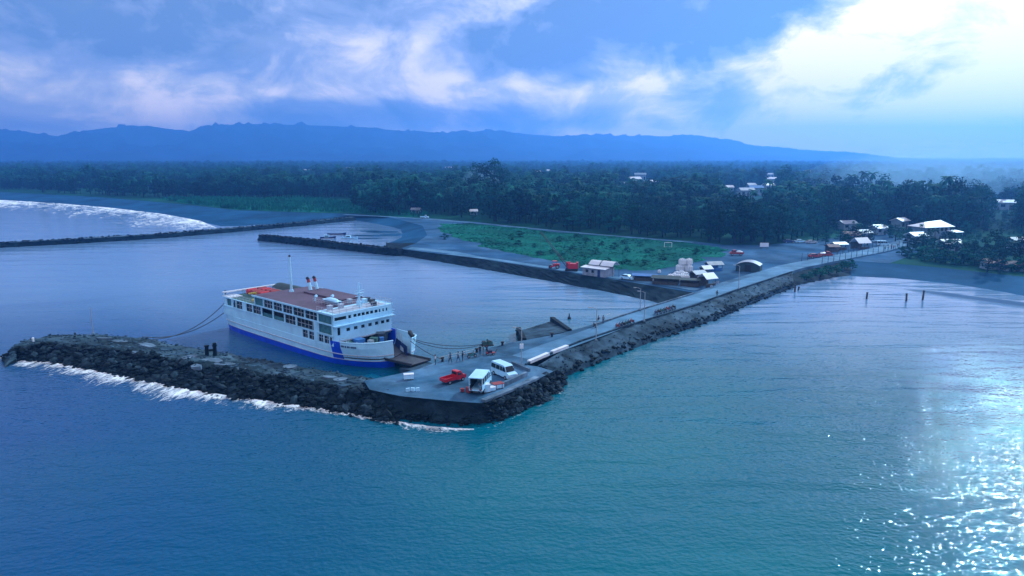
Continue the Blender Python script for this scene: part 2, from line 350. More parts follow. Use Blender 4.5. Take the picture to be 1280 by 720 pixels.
# ------------------------------------------------------------------ sea and land
wm = MB(); wm.add([(-2500, -400, 0), (2500, -400, 0), (2500, 1500, 0), (-2500, 1500, 0)], [(0, 1, 2, 3)])
struct(wm.build('sea', M['water']))

LZ = 2.2
SHORE = [  # (edge of the flat land, foot of the slope under water), skirt kind up to the next pair
    ((-420, 236), (-420, 242), 'sand'), ((0, 240), (0, 253), 'sand'), ((120, 246), (120, 261), 'sand'), ((225, 255), (215, 273), 'sand'),
    ((300, 263), (270, 288), 'sand'), ((390, 266), (360, 282), 'sand'), ((440, 267), (440, 276.5), 'sand'), ((485, 271), (468, 281), 'sand'),
    ((528, 282), (498, 288), 'sand'), ((534, 294), (498, 298), 'sand'), ((520, 304), (478, 303), 'wall'), ((500, 311), (480, 317), 'wall'),
    ((600, 323.5), (600, 338), 'wall'), ((700, 339), (700, 356), 'wall'), ((790, 353), (790, 374), 'wall'), ((868, 366), (828, 384), 'wall'),
    ((905, 371), (893, 398), 'wall'), ((990, 338), (992, 361), 'wall'), ((1040, 326), (1042, 351), 'wall'), ((1062, 326), (1064, 348), 'sand'),
    ((1112, 329), (1120, 351), 'sand'), ((1180, 335), (1200, 359), 'sand'), ((1280, 346), (1280, 375), 'sand'), ((1600, 385), (1600, 430), 'sand'), ((2300, 440), (2300, 520), 'sand')]
tops = [at(a[0], a[1], LZ) for a, b, k in SHORE]; bots = [at(b[0], b[1], -0.35) for a, b, k in SHORE]
far = [Vector((7800, tops[-1].y, LZ)), Vector((7800, 6700, LZ)), Vector((-7800, 6700, LZ)), Vector((-7800, tops[0].y + 300, LZ))]
from mathutils.geometry import tessellate_polygon
def flat_poly(pts, name, m, z=None):
    pts = [Vector((q[0], q[1], q[2] if z is None else z)) for q in pts]
    tri = tessellate_polygon([pts]); b = MB(); b.add(pts, [tuple(t) for t in tri]); o = b.build(name, m)
    me = o.data
    if sum(p.normal.z for p in me.polygons) < 0: me.flip_normals()
    return o
struct(flat_poly(tops + far, 'land', M['ground']))
def wavy(a, b, n, amp, k):
    o = []
    for i in range(n + 1):
        q = a.lerp(b, i / n); o.append(q + Vector((nz(q.x, q.y, 0.08, k) * amp, nz(q.x, q.y, 0.08, k + 5) * amp, 0)) if 0 < i < n else q)
    return o
def skirts():
    groups = []
    for i, (a, b, k) in enumerate(SHORE[:-1]):
        if groups and groups[-1][0] == k: groups[-1][1].append(i)
        else: groups.append((k, [i]))
    for k, idx in groups:
        rows = []
        for i in idx:
            L_ = (tops[i] - tops[i + 1]).length; n = max(2, min(60, int(L_ / (5 if k == 'sand' else 2))))
            for j in range(n + (1 if i == idx[-1] else 0)):
                s = j / n; a = tops[i].lerp(tops[i + 1], s); b = bots[i].lerp(bots[i + 1], s); r = []
                for q in range(9):
                    v = q / 8; p = a.lerp(b, v)
                    if k == 'sand':
                        p.z = LZ - (LZ + 0.35) * (v ** 0.8) + (nz(p.x, p.y, 0.05, 2) * 0.25 if 0 < v < 1 else 0)
                    else:
                        p += Vector((nz(p.x, p.y, 0.5, 1), nz(p.x, p.y, 0.5, 7), nz(p.x, p.y, 0.6, 3) * 0.6)) * (0.45 if 0 < v else 0)
                    r.append(p)
                rows.append(r)
        o = ribbon(rows).build('beach' if k == 'sand' else 'quay_slope', M['sand' if k == 'sand' else 'wall'], smooth=(k == 'sand'))
        struct(o)
skirts()
# dirt yard, grass field, roads: sheets a few millimetres above each other
yard = [(500, 311), (600, 323.5), (700, 339), (790, 353), (868, 366), (905, 371), (990, 338), (1040, 326), (1062, 326), (1112, 329), (1150, 316), (1128, 300), (1110, 290), (1040, 298), (960, 306), (905, 306), (870, 302), (700, 289), (600, 278), (540, 273), (485, 271), (528, 282), (534, 294), (520, 304)]
struct(flat_poly([at(a, b, LZ + 0.02) for a, b in yard], 'yard', M['dirt']))
field = [(548, 280), (590, 279), (640, 284), (700, 290.5), (780, 297), (860, 304), (900, 309), (908, 315), (880, 324), (858, 331), (800, 339), (770, 338), (722, 334), (690, 326), (640, 316), (610, 309), (588, 303), (560, 293)]
fp = []
for i in range(len(field)):
    a = at(*field[i], LZ + 0.05); b = at(*field[(i + 1) % len(field)], LZ + 0.05)
    for j in range(5):
        q = a.lerp(b, j / 5); fp.append(q + Vector((nz(q.x, q.y, 0.15, 1), nz(q.x, q.y, 0.15, 4), 0)) * 5.5)
struct(flat_poly(fp, 'grass_field', M['grass']))
strip = [(296, 262), (360, 264.5), (440, 266), (500, 271), (540, 271.5), (524, 266), (440, 252), (380, 247), (310, 248), (240, 247), (200, 249), (230, 254)]
struct(flat_poly([at(a, b, LZ + 0.05) for a, b in strip], 'coastal_grass', M['grass']))
def strip_road(pts, wid, z, name, m):
    pts = [at(a, b, z) for a, b in pts]; L_, R_ = [], []
    pts, _ = resample(pts, 40)
    for i, q in enumerate(pts):
        d = (pts[min(i + 1, 39)] - pts[max(i - 1, 0)]).normalized(); n = Vector((-d.y, d.x, 0))
        ww = wid(i / 39) / 2; L_.append(q + n * ww); R_.append(q - n * ww)
    return struct(ribbon([[a, b] for a, b in zip(L_, R_)]).build(name, m))
strip_road([(430, 268), (470, 270), (540, 274), (620, 281), (700, 289), (780, 296), (866, 303)], lambda s: 4.2 - 1.2 * s, LZ + 0.10, 'coast_road', M['road'])
strip_road([(872, 362), (800, 351), (700, 336.5), (620, 324.5), (560, 317)], lambda s: 3.2, LZ + 0.09, 'quay_track', M['road'])

# ------------------------------------------------------------------ hills
def ridge(name, prof, dist, depth, seed, rough):
    rows = []; n = 420
    for i in range(n + 1):
        x_ = lerp(prof[0][0], prof[-1][0], i / n); y_ = interp(prof, x_)
        hgt = H + (HZ - y_) / F * dist / CP
        X = (x_ - 640) / F * dist * 1.017; r = []
        for j in range(23):
            v = j / 22; k = (1 - v) ** 1.25
            z = hgt * k * (1 + (min(1, v * 6) * rough * 1.3 * (0.5 - abs(mnoise.fractal(Vector((X * 0.0016 + v * .4, v * 2.2, seed)), 0.85, 2.1, 6)) * 1.6) if 0 < v < 1 else 0))
            if v == 0: z += mnoise.fractal(Vector((X * 0.004, 0, seed)), .8, 2.1, 6) * hgt * 0.014
            r.append((X * (1 - 0.25 * v), dist - depth * v, max(z, 0) - (6 if j == 22 else 0)))
        back = (X, dist + 500, 0)
        rows.append([back] + r)
    return struct(ribbon(rows).build(name, M['hill'], smooth=True))
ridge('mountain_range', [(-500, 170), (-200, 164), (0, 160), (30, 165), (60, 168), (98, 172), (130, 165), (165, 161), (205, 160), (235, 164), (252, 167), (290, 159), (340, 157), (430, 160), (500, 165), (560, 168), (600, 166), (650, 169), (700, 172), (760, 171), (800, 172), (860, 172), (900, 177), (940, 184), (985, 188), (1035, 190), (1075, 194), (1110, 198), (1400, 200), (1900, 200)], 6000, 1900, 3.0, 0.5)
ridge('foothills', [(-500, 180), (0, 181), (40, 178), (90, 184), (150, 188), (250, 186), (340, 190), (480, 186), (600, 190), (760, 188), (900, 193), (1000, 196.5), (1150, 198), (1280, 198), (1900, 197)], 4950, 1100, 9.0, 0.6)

# ------------------------------------------------------------------ ferry pier (causeway and pier head)
DZ = 2.6
pier = thing('ferry_pier', 'long concrete causeway and pier head with rock slopes beside the ferry', 'pier')
deck_px = [(905, 352), (868, 366), (800, 386.5), (747, 404), (700, 417), (640, 428), (603, 437), (575, 444), (548, 452), (525, 461), (490, 469), (455, 476),
           (462, 487), (500, 495), (540, 499), (572, 502), (602, 504), (640, 489), (672, 474), (692, 464), (672, 458), (655, 456), (720, 428), (800, 402), (870, 380.5), (920, 362), (990, 339), (975, 331)]
deck = [at(a, b, DZ) for a, b in deck_px]
b = MB(); tri = tessellate_polygon([[Vector((q.x, q.y, DZ)) for q in deck]])
n = len(deck)
b.add(deck + [Vector((q.x, q.y, -0.6)) for q in deck], [tuple(t) for t in tri])
b.add(deck + [Vector((q.x, q.y, -0.6)) for q in deck], [(i, (i + 1) % n, n + (i + 1) % n, n + i) for i in range(n)], 1)
b.build('deck', [M['concrete'], M['rock']], pier)
strip_road([(655, 447.5), (690, 434.5), (747, 414.5), (800, 394.5), (868, 373.5), (930, 353.5), (962, 343.5)], lambda s_: 5.2, DZ + .008, 'causeway_road', M['road'])
# carriageway over the land to the village
RD = [(950, 345), (990, 333), (1030, 325), (1062, 319), (1095, 313), (1118, 307), (1138, 300), (1150, 292)]
rp = [at(a, b_, DZ + 0.02) for a, b_ in RD]; rp, _ = resample(rp, 40)
L_, R_ = [], []
for i, q in enumerate(rp):
    d = (rp[min(i + 1, 39)] - rp[max(i - 1, 0)]).normalized(); nn = Vector((-d.y, d.x, 0)); L_.append(q + nn * 3.6); R_.append(q - nn * 3.6)
b = MB()
for i in range(39):
    lo = [Vector((q.x, q.y, 0.5)) for q in (R_[i], R_[i + 1], L_[i + 1], L_[i])]
    b.hexa(lo + [R_[i], R_[i + 1], L_[i + 1], L_[i]])
struct(b.build('village_road', M['road']))
def kerb(name, pts, z, wd, h, m, parent, seg=3.0, gap=0.05):
    pts = [at(a, c, z) for a, c in pts]; d = sum((q - p_).length for p_, q in zip(pts, pts[1:])); k = max(1, int(d / seg))
    ps, _ = resample(pts, k + 1)
    for a, c in zip(ps, ps[1:]):
        m_ = (a + c) / 2; l_ = (c - a).length - gap
        o = MB().box((0, 0, h / 2), (l_, wd, h)).build(name, m, parent); o.location = (m_.x, m_.y, z); o.rotation_euler = (0, 0, math.atan2(c.y - a.y, c.x - a.x))
kerb('kerb_block', [(657, 456.5), (720, 428.8), (800, 402.8), (870, 381.3), (920, 363), (990, 340)], DZ, 0.35, 0.28, M['weathered'], pier, 6.0)
kerb('kerb_block', [(746, 405.2), (800, 387.7), (867, 367)], DZ, 0.3, 0.25, M['slab'], pier, 6.0)
kerb('parapet_block', [(661, 454.3), (685, 444)], DZ, 0.7, 0.5, M['whiteroof'], pier, 20)
kerb('parapet_block', [(690, 442), (709, 434.6)], DZ, 0.7, 0.5, M['whiteroof'], pier, 20)
kerb('parapet_block', [(628, 484), (658, 470)], DZ, 0.45, 0.7, M['slab'], pier, 20)
kerb('edge_beam', [(604, 502.5), (640, 487.8), (672, 473)], DZ, 0.9, 0.35, M['slab'], pier, 5)
kerb('edge_beam', [(640, 455.3), (662, 464.5)], DZ, 0.35, 0.5, M['slab'], pier, 20)
# sloped revetment on the open-sea side
cr = [(655, 456), (690, 466), (720, 428), (800, 402), (870, 380.5), (920, 362), (990, 339)]
top_l = [at(a, c, DZ - 0.03) for a, c in [(672, 457), (720, 428.2), (800, 402.2), (870, 380.8), (920, 362.4), (990, 339.4)]]
toe_l = [at(a, c, 0.9) for a, c in [(697, 467), (745, 446), (822, 417), (888, 396), (935, 376), (992, 355)]]
ta, _ = resample(top_l, 110); tb, _ = resample(toe_l, 110); rows = []
for i in range(110):
    r = []
    for j in range(15):
        v = j / 14; p = ta[i].lerp(tb[i], min(v / 0.86, 1))
        if v <= 0.86: p.z = lerp(DZ - 0.03, 0.9, (v / 0.86) ** 1.3)
        else:
            out_ = (tb[i] - ta[i]); out_.z = 0; p += out_.normalized() * ((v - 0.86) / 0.14) * 1.1; p.z = lerp(0.9, -0.7, (v - 0.86) / 0.14)
        if 0 < v < 1: p += Vector((nz(p.x, p.y, 0.4, 1), nz(p.x, p.y, 0.4, 5), nz(p.x, p.y, 0.45, 9) * 0.7)) * 0.32
        r.append(p)
    rows.append(r)
ribbon(rows).build('revetment', M['weathered'], pier)
# rock faces below the pier head
def rock_slope(name, top, foot, m, parent, n=120, k=14, amp=0.5, z0=DZ - 0.05, z1=-0.7):
    a, _ = resample([at(*q, z0) for q in top], n); c, _ = resample([at(*q, z1) for q in foot], n); rows = []
    for i in range(n):
        r = []
        for j in range(k):
            v = j / (k - 1); p = a[i].lerp(c[i], v); p.z = lerp(z0, z1, v ** 0.85)
            if 0 < v: p += Vector((nz(p.x, p.y, 0.45, 1), nz(p.x, p.y, 0.45, 6), 0.9 * nz(p.x, p.y, 0.5, 3) + 0.4 * nz(p.x, p.y, 1.3, 4))) * amp
            r.append(p)
        rows.append(r)
    return ribbon(rows).build(name, m, parent), rows
hs, head_rows = rock_slope('rock_slope', [(455, 478), (462, 487), (500, 495), (540, 499), (572, 502), (602, 504), (640, 489), (672, 474), (692, 464), (697, 462)],
                           [(440, 520), (470, 525), (500, 531), (545, 537), (590, 540), (615, 537), (655, 519), (690, 502), (707, 488), (702, 476)], M['rock'], pier)
# boulders: the large ones singly, the rubble between them as one part
bvar = []
for i in range(7):
    t = MB().lump((0, 0, 0), (1, random.uniform(0.7, 1.0), random.uniform(0.55, 0.85)), i + 1, sub=1, rough=0.32); bvar.append(t.mesh('boulder', M['boulder']))
def boulder(p, s, parent):
    o = link('boulder', random.choice(bvar), parent); o.location = p; o.scale = (s, s * random.uniform(.8, 1.2), s)
    o.rotation_euler = (random.uniform(-.6, .6), random.uniform(-.6, .6), random.uniform(0, 6.3)); return o
cnt = 0
for i in range(66, 119, 2):
    for j in range(1, 13, 2):
        p = Vector(head_rows[min(i + random.randint(0, 1), 119)][min(13, j + random.randint(0, 1))])
        if p.z < -0.4: continue
        boulder(p + Vector((random.uniform(-.5, .5), random.uniform(-.5, .5), 0.1)), random.uniform(0.42, 0.95), pier); cnt += 1
def rubble(name, rows, i0, i1, j0, j1, num, s0, s1, m, parent):
    b = MB()
    base = []
    for q in range(5): base.append(MB().lump((0, 0, 0), (1, 0.85, 0.7), 20 + q, sub=1, rough=0.35))
    for q in range(num):
        p = Vector(rows[random.randint(i0, i1)][random.randint(j0, j1)]) + Vector((random.uniform(-.6, .6), random.uniform(-.6, .6), random.uniform(-.1, .15)))
        s = random.uniform(s0, s1); L0 = random.choice(base); a = random.uniform(0, 6.3); ca, sa = math.cos(a) * s, math.sin(a) * s; tz = s * random.uniform(.6, 1.1)
        b.add([(p.x + v[0] * ca - v[1] * sa, p.y + v[0] * sa + v[1] * ca, p.z + v[2] * tz) for v in L0.v], L0.f)
    return tag(b.build(name, m, parent, fix=False), None, None, kind='stuff')
rubble('rubble', head_rows, 62, 119, 2, 13, 900, 0.15, 0.42, M['boulder'], pier)
rubble('foot_rubble', head_rows, 0, 64, 6, 13, 420, 0.12, 0.4, M['rock'], pier)
rubble('toe_rubble', rows, 0, 109, 11, 14, 700, 0.18, 0.5, M['rock'], pier)
rubble('slope_rubble', rows, 0, 109, 1, 11, 420, 0.08, 0.28, M['weathered'], pier)
# boat ramp beside the causeway
rq = [at(712, 413.5, DZ), at(655, 425, DZ), at(648, 414, 0.4), at(690, 401, 0.4)]
b = MB(); b.hexa([Vector((q.x, q.y, -0.6)) for q in rq] + rq); b.build('boat_ramp', M['weathered'], pier)
for q0, q1, z0, z1 in ((1, 2, DZ, 1.3), (0, 3, DZ, 1.3)):
    a, c = rq[q0], rq[q1]; d = Vector((c.x - a.x, c.y - a.y, 0)).normalized(); nn = Vector((-d.y, d.x, 0)) * 0.45
    lo = [Vector((v.x, v.y, -0.5)) for v in (a + nn, a - nn, c - nn, c + nn)]
    hi = [Vector((v.x, v.y, zz)) for v, zz in ((a + nn, z0 + .35), (a - nn, z0 + .35), (c - nn, z1), (c + nn, z1))]
    MB().hexa(lo + hi).build('ramp_wall', M['rock'], pier)
pr_ = [at(545, 456, DZ - 0.02), at(518, 464.5, DZ - 0.02), at(499, 460, 0.7), at(527, 449, 0.7)]
MB().hexa([Vector((q.x, q.y, -0.7)) for q in pr_] + pr_).build('ferry_landing', M['weathered'], pier)
o = MB().cyl((0, 0, 0), (0, 0, 0.9), 0.55, 0.45, 12).cyl((0, 0, 0.9), (0, 0, 1.1), 0.65, 0.65, 12).build('bollard', M['rock'], pier); o.location = at(648, 419, 0.9)

# ------------------------------------------------------------------ breakwater arm of broken rock
bw = thing('breakwater', 'dark rubble breakwater arm with broken concrete slabs, surf along it', 'breakwater')
BW = [((4, 443), (1, 448)), ((30, 428), (30, 452)), ((60, 419), (62, 455)), ((120, 417), (122, 468)), ((180, 422), (182, 480)), ((230, 432), (236, 491)), ((280, 441), (292, 500)), ((330, 450), (338, 506)), ((400, 463), (410, 516)), ((455, 472), (470, 527)), ((480, 476), (500, 531))]
ba, _ = resample([at(*q[0], 1.9) for q in BW], 220); bb, _ = resample([at(*q[1], -0.2) for q in BW], 220); bw_rows = []
for i in range(220):
    a, c = ba[i], bb[i]; d = Vector((c.x - a.x, c.y - a.y, 0)); ln = d.length; d.normalize(); r = []; e_ = min(1.0, i / 14 + 0.12)
    for j in range(30):
        v = j / 29; p = a + d * (lerp(-2.6, ln + 0.5, v)); p.z = interp([(0, -0.8), (0.05, 0.3), (0.10, 1.7), (0.34, 2.1), (0.56, 2.2), (0.66, 1.5), (0.93, 0.05), (1, -0.7)], v) * (e_ if v < 0.96 else 1)
        if 0 < v < 1:
            am = 0.55 if v > 0.58 else 0.28
            p += Vector((nz(p.x, p.y, 0.5, 2), nz(p.x, p.y, 0.5, 8), 1.1 * nz(p.x, p.y, 0.33, 3) + 0.6 * nz(p.x, p.y, 0.9, 4))) * am
        r.append(p)
    bw_rows.append(r)
b = ribbon(bw_rows)
for i, f_ in enumerate(b.f): b.m[i] = 1 if (i % 29) > 16 or (i % 29) < 2 else 0
M['bwtop'] = mat('rubble_top', (0.004, 0.018, 0.024), 0.85, vscale=0.22, bump=0.15, bscale=1.4, col2=(0.055, 0.10, 0.135), detail=11, spec=0.06, stain=(0.11, 0.55))
b.build('core', [M['bwtop'], M['rock']], bw)
rubble('rubble', bw_rows, 4, 219, 17, 28, 2600, 0.2, 0.6, M['rock'], bw)
rubble('rubble', bw_rows, 4, 219, 1, 16, 900, 0.12, 0.34, M['weathered'], bw)
for i in range(110):
    k = random.randint(6, 216); q = Vector(bw_rows[k][random.randint(18, 27)]); boulder(q + Vector((0, 0, 0.1)), random.uniform(0.6, 1.15), bw)
sl = []
def slab(pxx, pyy, l_, w_, rz, tilt):
    p = at(pxx, pyy, random.uniform(2.02, 2.22)); b = MB()
    n_ = 7; poly = []
    for i in range(n_):
        a = 2 * math.pi * i / n_ + random.uniform(-.25, .25); poly.append((math.cos(a) * l_ / 2 * random.uniform(.8, 1.1), math.sin(a) * w_ / 2 * random.uniform(.8, 1.1)))
    b.prism(poly, -0.5, 0.18); o = b.build('broken_slab', M['slab' if random.random() < .5 else 'weathered'], bw); o.location = p; o.rotation_euler = (tilt, -tilt * .6, rz)
for (x_, y_, l_, w_) in [(150, 427, 3.5, 2), (185, 432, 4.5, 2.2), (208, 437, 3, 2), (225, 443, 5, 2.6), (236, 447, 3, 2), (262, 452, 5.5, 2.5), (282, 456, 4, 2.4), (130, 423, 3, 1.6), (338, 459, 5.5, 2.4), (352, 463, 4, 1.8), (362, 459, 3, 1.6), (318, 457, 2.6, 1.6), (412, 472, 2.6, 1.8), (430, 482, 2.4, 2), (448, 478, 3.6, 2), (468, 481, 4, 1.8), (482, 484, 3, 1.6), (300, 462, 3, 1.6), (245, 458, 2.6, 1.5), (172, 441, 2.4, 1.4), (386, 470, 2.4, 1.2), (372, 468, 2.0, 1.2), (120, 432, 2.6, 1.5), (95, 426, 3, 1.5), (425, 475, 3, 1.6)]:
    slab(x_, y_, l_, w_, random.uniform(-.7, .5), random.uniform(-.13, .13))

# far breakwaters
def mole(name, label, top, wid, zt, m, rough=0.35, n=150):
    pts, ln = resample([at(*q, zt) for q in top], n); rows = []
    for i, q in enumerate(pts):
        d = (pts[min(i + 1, n - 1)] - pts[max(i - 1, 0)]).normalized(); nn = Vector((-d.y, d.x, 0)); r = []
        for s_, z in ((1.5, -0.7), (1.15, 0.6), (0.8, zt - 0.1), (0.4, zt), (0, zt + .05), (-0.4, zt), (-0.8, zt - 0.1), (-1.15, 0.6), (-1.5, -0.7)):
            p = q + nn * (s_ * wid / 2); p.z = z
            k = rough * (1.0 if abs(s_) > 0.9 else 0.3)
            p += Vector((nz(p.x, p.y, .4, 1), nz(p.x, p.y, .4, 5), nz(p.x, p.y, .5, 3))) * k; r.append(p)
        rows.append(r)
    for e_ in (0, n - 1):      # close the ends
        c_ = pts[e_]; rows_e = [Vector((lerp(p.x, c_.x, .6), lerp(p.y, c_.y, .6), min(p.z, -0.6))) for p in rows[e_]]
        d = (pts[1] - pts[0]).normalized() * (-1 if e_ == 0 else 1) * 1.2
        rows_e = [q + d for q in rows_e]
        rows = [rows_e] + rows if e_ == 0 else rows + [rows_e]
    b = ribbon(rows)
    for i in range(len(b.f)): b.m[i] = 1 if 2 <= (i % 8) <= 5 else 0
    o = thing(name, label, 'breakwater'); b.build('rock_core', [M['wall'], m], o)
    tag(rubble('rubble', rows, 1, n - 1, 0, 8, 700, 0.3, 0.7, M['rock'], o), None, None)
    return o
mole('breakwater', 'thin straight stone mole with paved top running out from the grey beach', [(-60, 309.5), (0, 303), (100, 298), (200, 292), (300, 284), (380, 277), (440, 271)], 5.0, 1.9, M['weathered'])
mole('breakwater', 'dark walled mole closing the shallow pond off from the basin', [(327, 293.5), (380, 298.5), (430, 304), (500, 311.5)], 3.6, 2.4, M['rock'])

# ------------------------------------------------------------------ surf and foam
FO = foam_material('surf_foam', 0.60, 1.10, 110, 3.2)
def foam(name, edge, outer, z, m, n=160, k=12, h=0.10):
    a, _ = resample([at(*q, z) for q in edge], n); c, _ = resample([at(*q, z) for q in outer], n); rows = []
    for i in range(n):
        r = []
        for j in range(k):
            v = j / (k - 1); p = a[i].lerp(c[i], v); p.z = z + h * (1 - v) * (0.6 + nz(p.x, p.y, 0.7, 2)) + 0.02; r.append(p)
        rows.append(r)
    o = ribbon(rows).build(name, m, smooth=True); o['kind'] = 'stuff'; return o
o = foam('sea_foam', [(0, 446), (60, 452), (122, 464), (182, 476), (236, 487), (292, 496), (338, 502), (410, 512), (470, 523), (500, 528), (545, 534), (592, 537)],
         [(-30, 456), (45, 472), (112, 490), (165, 503), (235, 515), (300, 520), (350, 519), (412, 523), (465, 531), (490, 539), (540, 547), (594, 538.5)], 0.03, FO)
tag(o, 'white surf foam washing along the seaward rocks of the breakwater arm', 'foam')
FO2 = foam_material('thin_foam', 0.88, 1.25, 60, 2.5)
tag(foam('sea_foam', [(592, 536), (615, 534), (655, 516), (690, 499), (706, 486)], [(598, 542), (622, 540), (662, 521), (698, 503), (714, 488)], 0.03, FO2, 90, 8), 'thin line of foam at the foot of the pier head boulders', 'foam')
FO3 = foam_material('beach_surf', 0.66, 0.95, 40, 6)
tag(foam('sea_foam', [(-60, 246), (0, 250), (70, 254), (140, 260), (200, 267), (250, 276), (272, 285)], [(-60, 260), (0, 266), (70, 270), (125, 277), (170, 284), (205, 290), (236, 292)], 0.05, FO3, 160, 14), 'broad white surf breaking on the grey beach beside the stone mole', 'foam')
FO4 = foam_material('wash', 0.9, 1.3, 30, 4)
tag(foam('sea_foam', [(826, 377), (805, 376), (770, 388), (745, 402)], [(800, 372), (780, 375), (752, 386), (728, 398)], 0.03, FO4, 60, 8), 'patch of foamy water in the basin corner by the causeway', 'foam')
FO5 = foam_material('shore_wash', 0.98, 1.3, 40, 3)
tag(foam('sea_foam', [(1064, 346), (1120, 349), (1200, 357), (1280, 373)], [(1064, 350), (1120, 354), (1200, 362), (1280, 378)], 0.03, FO5, 90, 8), 'thin wash of foam on the grey beach by the village', 'foam')
# low swell breaking towards the beach
def swell(pts, hgt, wid, name='wave'):
    pp, ln = resample([at(*q, 0) for q in pts], 120); rows = []
    for i, q in enumerate(pp):
        d = (pp[min(i + 1, 119)] - pp[max(i - 1, 0)]).normalized(); nn = Vector((-d.y, d.x, 0)); r = []
        e_ = math.sin(math.pi * i / 119) ** 0.5
        for j in range(13):
            v = j / 12 * 2 - 1; p = q + nn * v * wid; p.z = -0.05 + hgt * e_ * (math.cos(v * math.pi) * .5 + .5) * (0.9 + 0.4 * nz(q.x, q.y, .1, 2)) ; r.append(p)
        rows.append(r)
    return struct(ribbon(rows).build(name, M['water'], smooth=True))
swell([(1128, 361), (1180, 368.5), (1280, 382), (1420, 402)], 1.1, 1.8)

# ------------------------------------------------------------------ the ferry (local x forward, y to port, z up from the waterline)
AX = (0.751, -0.660); PT = (0.660, 0.751)
FO_ = (-40.5 + 6.5 * PT[0], 125.9 + 6.5 * PT[1])
ferry = thing('ferry', 'white and blue car ferry moored with its bow open at the pier', 'ferry', (FO_[0], FO_[1], 0), math.atan2(AX[1], AX[0]))
def ship_pt(x_, y_, z_): return Vector((FO_[0] + x_ * AX[0] + y_ * PT[0], FO_[1] + x_ * AX[1] + y_ * PT[1], z_))
# stations: x, half breadth at the keel line, waterline, rail, deck
ST = [(-28.8, 3.6, 4.8, 5.6), (-28.2, 4.4, 5.5, 6.1), (-26, 5.2, 6.0, 6.4), (-22, 5.8, 6.35, 6.5), (-15, 6.1, 6.5, 6.5), (-5, 6.2, 6.5, 6.5), (2, 6.1, 6.5, 6.5), (8, 5.7, 6.25, 6.5), (11.2, 5.1, 5.8, 6.45), (13.7, 4.3, 5.05, 6.2), (15.5, 3.5, 4.35, 5.75), (17.2, 2.6, 3.5, 5.0), (18.6, 1.8, 2.7, 4.1), (19.6, 1.3, 1.9, 3.1), (20.3, 0.4, 0.9, 1.6), (20.7, -0.3, -0.1, 0.1)]
ZL = [-1.6, 0.0, 1.1, 2.1, 3.35]
def half(x_, v):
    t = [(s[0], s[1] if v == 0 else s[2] if v == 1 else lerp(s[2], s[3], (ZL[v] if v < 5 else 4.6) / 3.35 if v < 5 else 1)) for s in ST]
    return interp(t, x_)
def bow_rise(x_): return 0.0 if x_ < 11.2 else ((x_ - 11.2) / 9.3) ** 1.4
def shell(sgn):
    white, blue = MB(), MB(); stripe = MB(); fore = MB(); xs = [s[0] for s in ST]
    for i in range(len(xs) - 1):
        x0, x1 = xs[i], xs[i + 1]
        lv = ZL + ([4.35] if x0 >= 11.1 else [])
        for k in range(len(lv) - 1):
            P = []
            for xx, kk in ((x0, k), (x1, k), (x1, k + 1), (x0, k + 1)):
                hb = half(xx, min(kk, 4)) if kk < 5 else interp([(s[0], s[3]) for s in ST], xx) + 0.1
                zz = lv[kk] + bow_rise(xx) * (0.15 if kk in (2, 3) else 0.35 if kk >= 4 else 0)
                ext = 1.2 * bow_rise(xx) if sgn > 0 else 0
                P.append((xx + ext, sgn * (hb + (2.7 * bow_rise(xx) ** 2 if sgn > 0 else 0)), zz))
            tgt = blue if k <= 1 else (stripe if 11.1 < x0 < 13 else fore if x0 > 13 else white)
            tgt.add(P, [(0, 1, 2, 3) if sgn < 0 else (3, 2, 1, 0)])
    return white, blue, stripe, fore
hull = tag(bpy.data.objects.new('hull', None), None, None); C.objects.link(hull); hull.parent = ferry
for sgn in (-1, 1):
    a, b, c, fo = shell(sgn)
    for mb, nm, m in ((a, 'shell_plating', 'white'), (b, 'bottom_plating', 'hullblue'), (c, 'bow_stripe', 'hullblue'), (fo, 'bow_plating', 'white')):
        o = mb.build(nm, M[m], hull, fix=False)
        md = o.modifiers.new('thickness', 'SOLIDIFY'); md.thickness = 0.12; md.offset = -1
    # rubbing strakes
    st = MB()
    for z_, r_ in ((2.1, 0.11), (1.12, 0.07)):
        xs = [s[0] for s in ST]
        for x0, x1 in zip(xs, xs[1:]):
            pts = []
            for xx in (x0, x1):
                e_ = 1.2 * bow_rise(xx) if sgn > 0 else 0; hb = half(xx, 3 if z_ > 2 else 2) + (2.7 * bow_rise(xx) ** 2 if sgn > 0 else 0)
                pts.append((xx + e_, sgn * (hb + 0.04), z_ + 0.15 * bow_rise(xx)))
            st.cyl(pts[0], pts[1], r_, r_, 6)
    st.build('rubbing_strake', M['palegrey'], hull)
    # bulwark cap at the bow
    cap = MB(); xs = [s[0] for s in ST if s[0] >= 13.6]
    pts = [(xx + (1.2 * bow_rise(xx) if sgn > 0 else 0), sgn * (interp([(s[0], s[3]) for s in ST], xx) + 0.05 + (2.7 * bow_rise(xx) ** 2 if sgn > 0 else 0)), 4.38 + 0.35 * bow_rise(xx)) for xx in xs]
    cap.tube(pts, 0.13, 6); cap.build('bulwark_cap', M['white'], hull)
# transom
t = MB(); x_ = -28.8
P = [(x_, s_ * half(x_, k), ZL[k]) for s_ in (-1, 1) for k in range(5)]
t.add(P, [(k, k + 1, 6 + k, 5 + k) for k in (0, 1)], 1); t.add(P, [(k, k + 1, 6 + k, 5 + k) for k in (2, 3)], 0); t.build('transom', [M['white'], M['hullblue']], hull, fix=False)
# car deck inside, open bow
dk = MB(); outl = [(s[0], -half(s[0], 3) + 0.15) for s in ST] + [(s[0], half(s[0], 3) - 0.15) for s in reversed(ST)]
dk.prism(outl, 1.55, 1.75); dk.build('car_deck', M['steel'], hull)
MB().bx(7.0, 7.2, -6.2, 6.2, 1.75, 5.2).build('car_deck_bulkhead', M['inside'], hull)
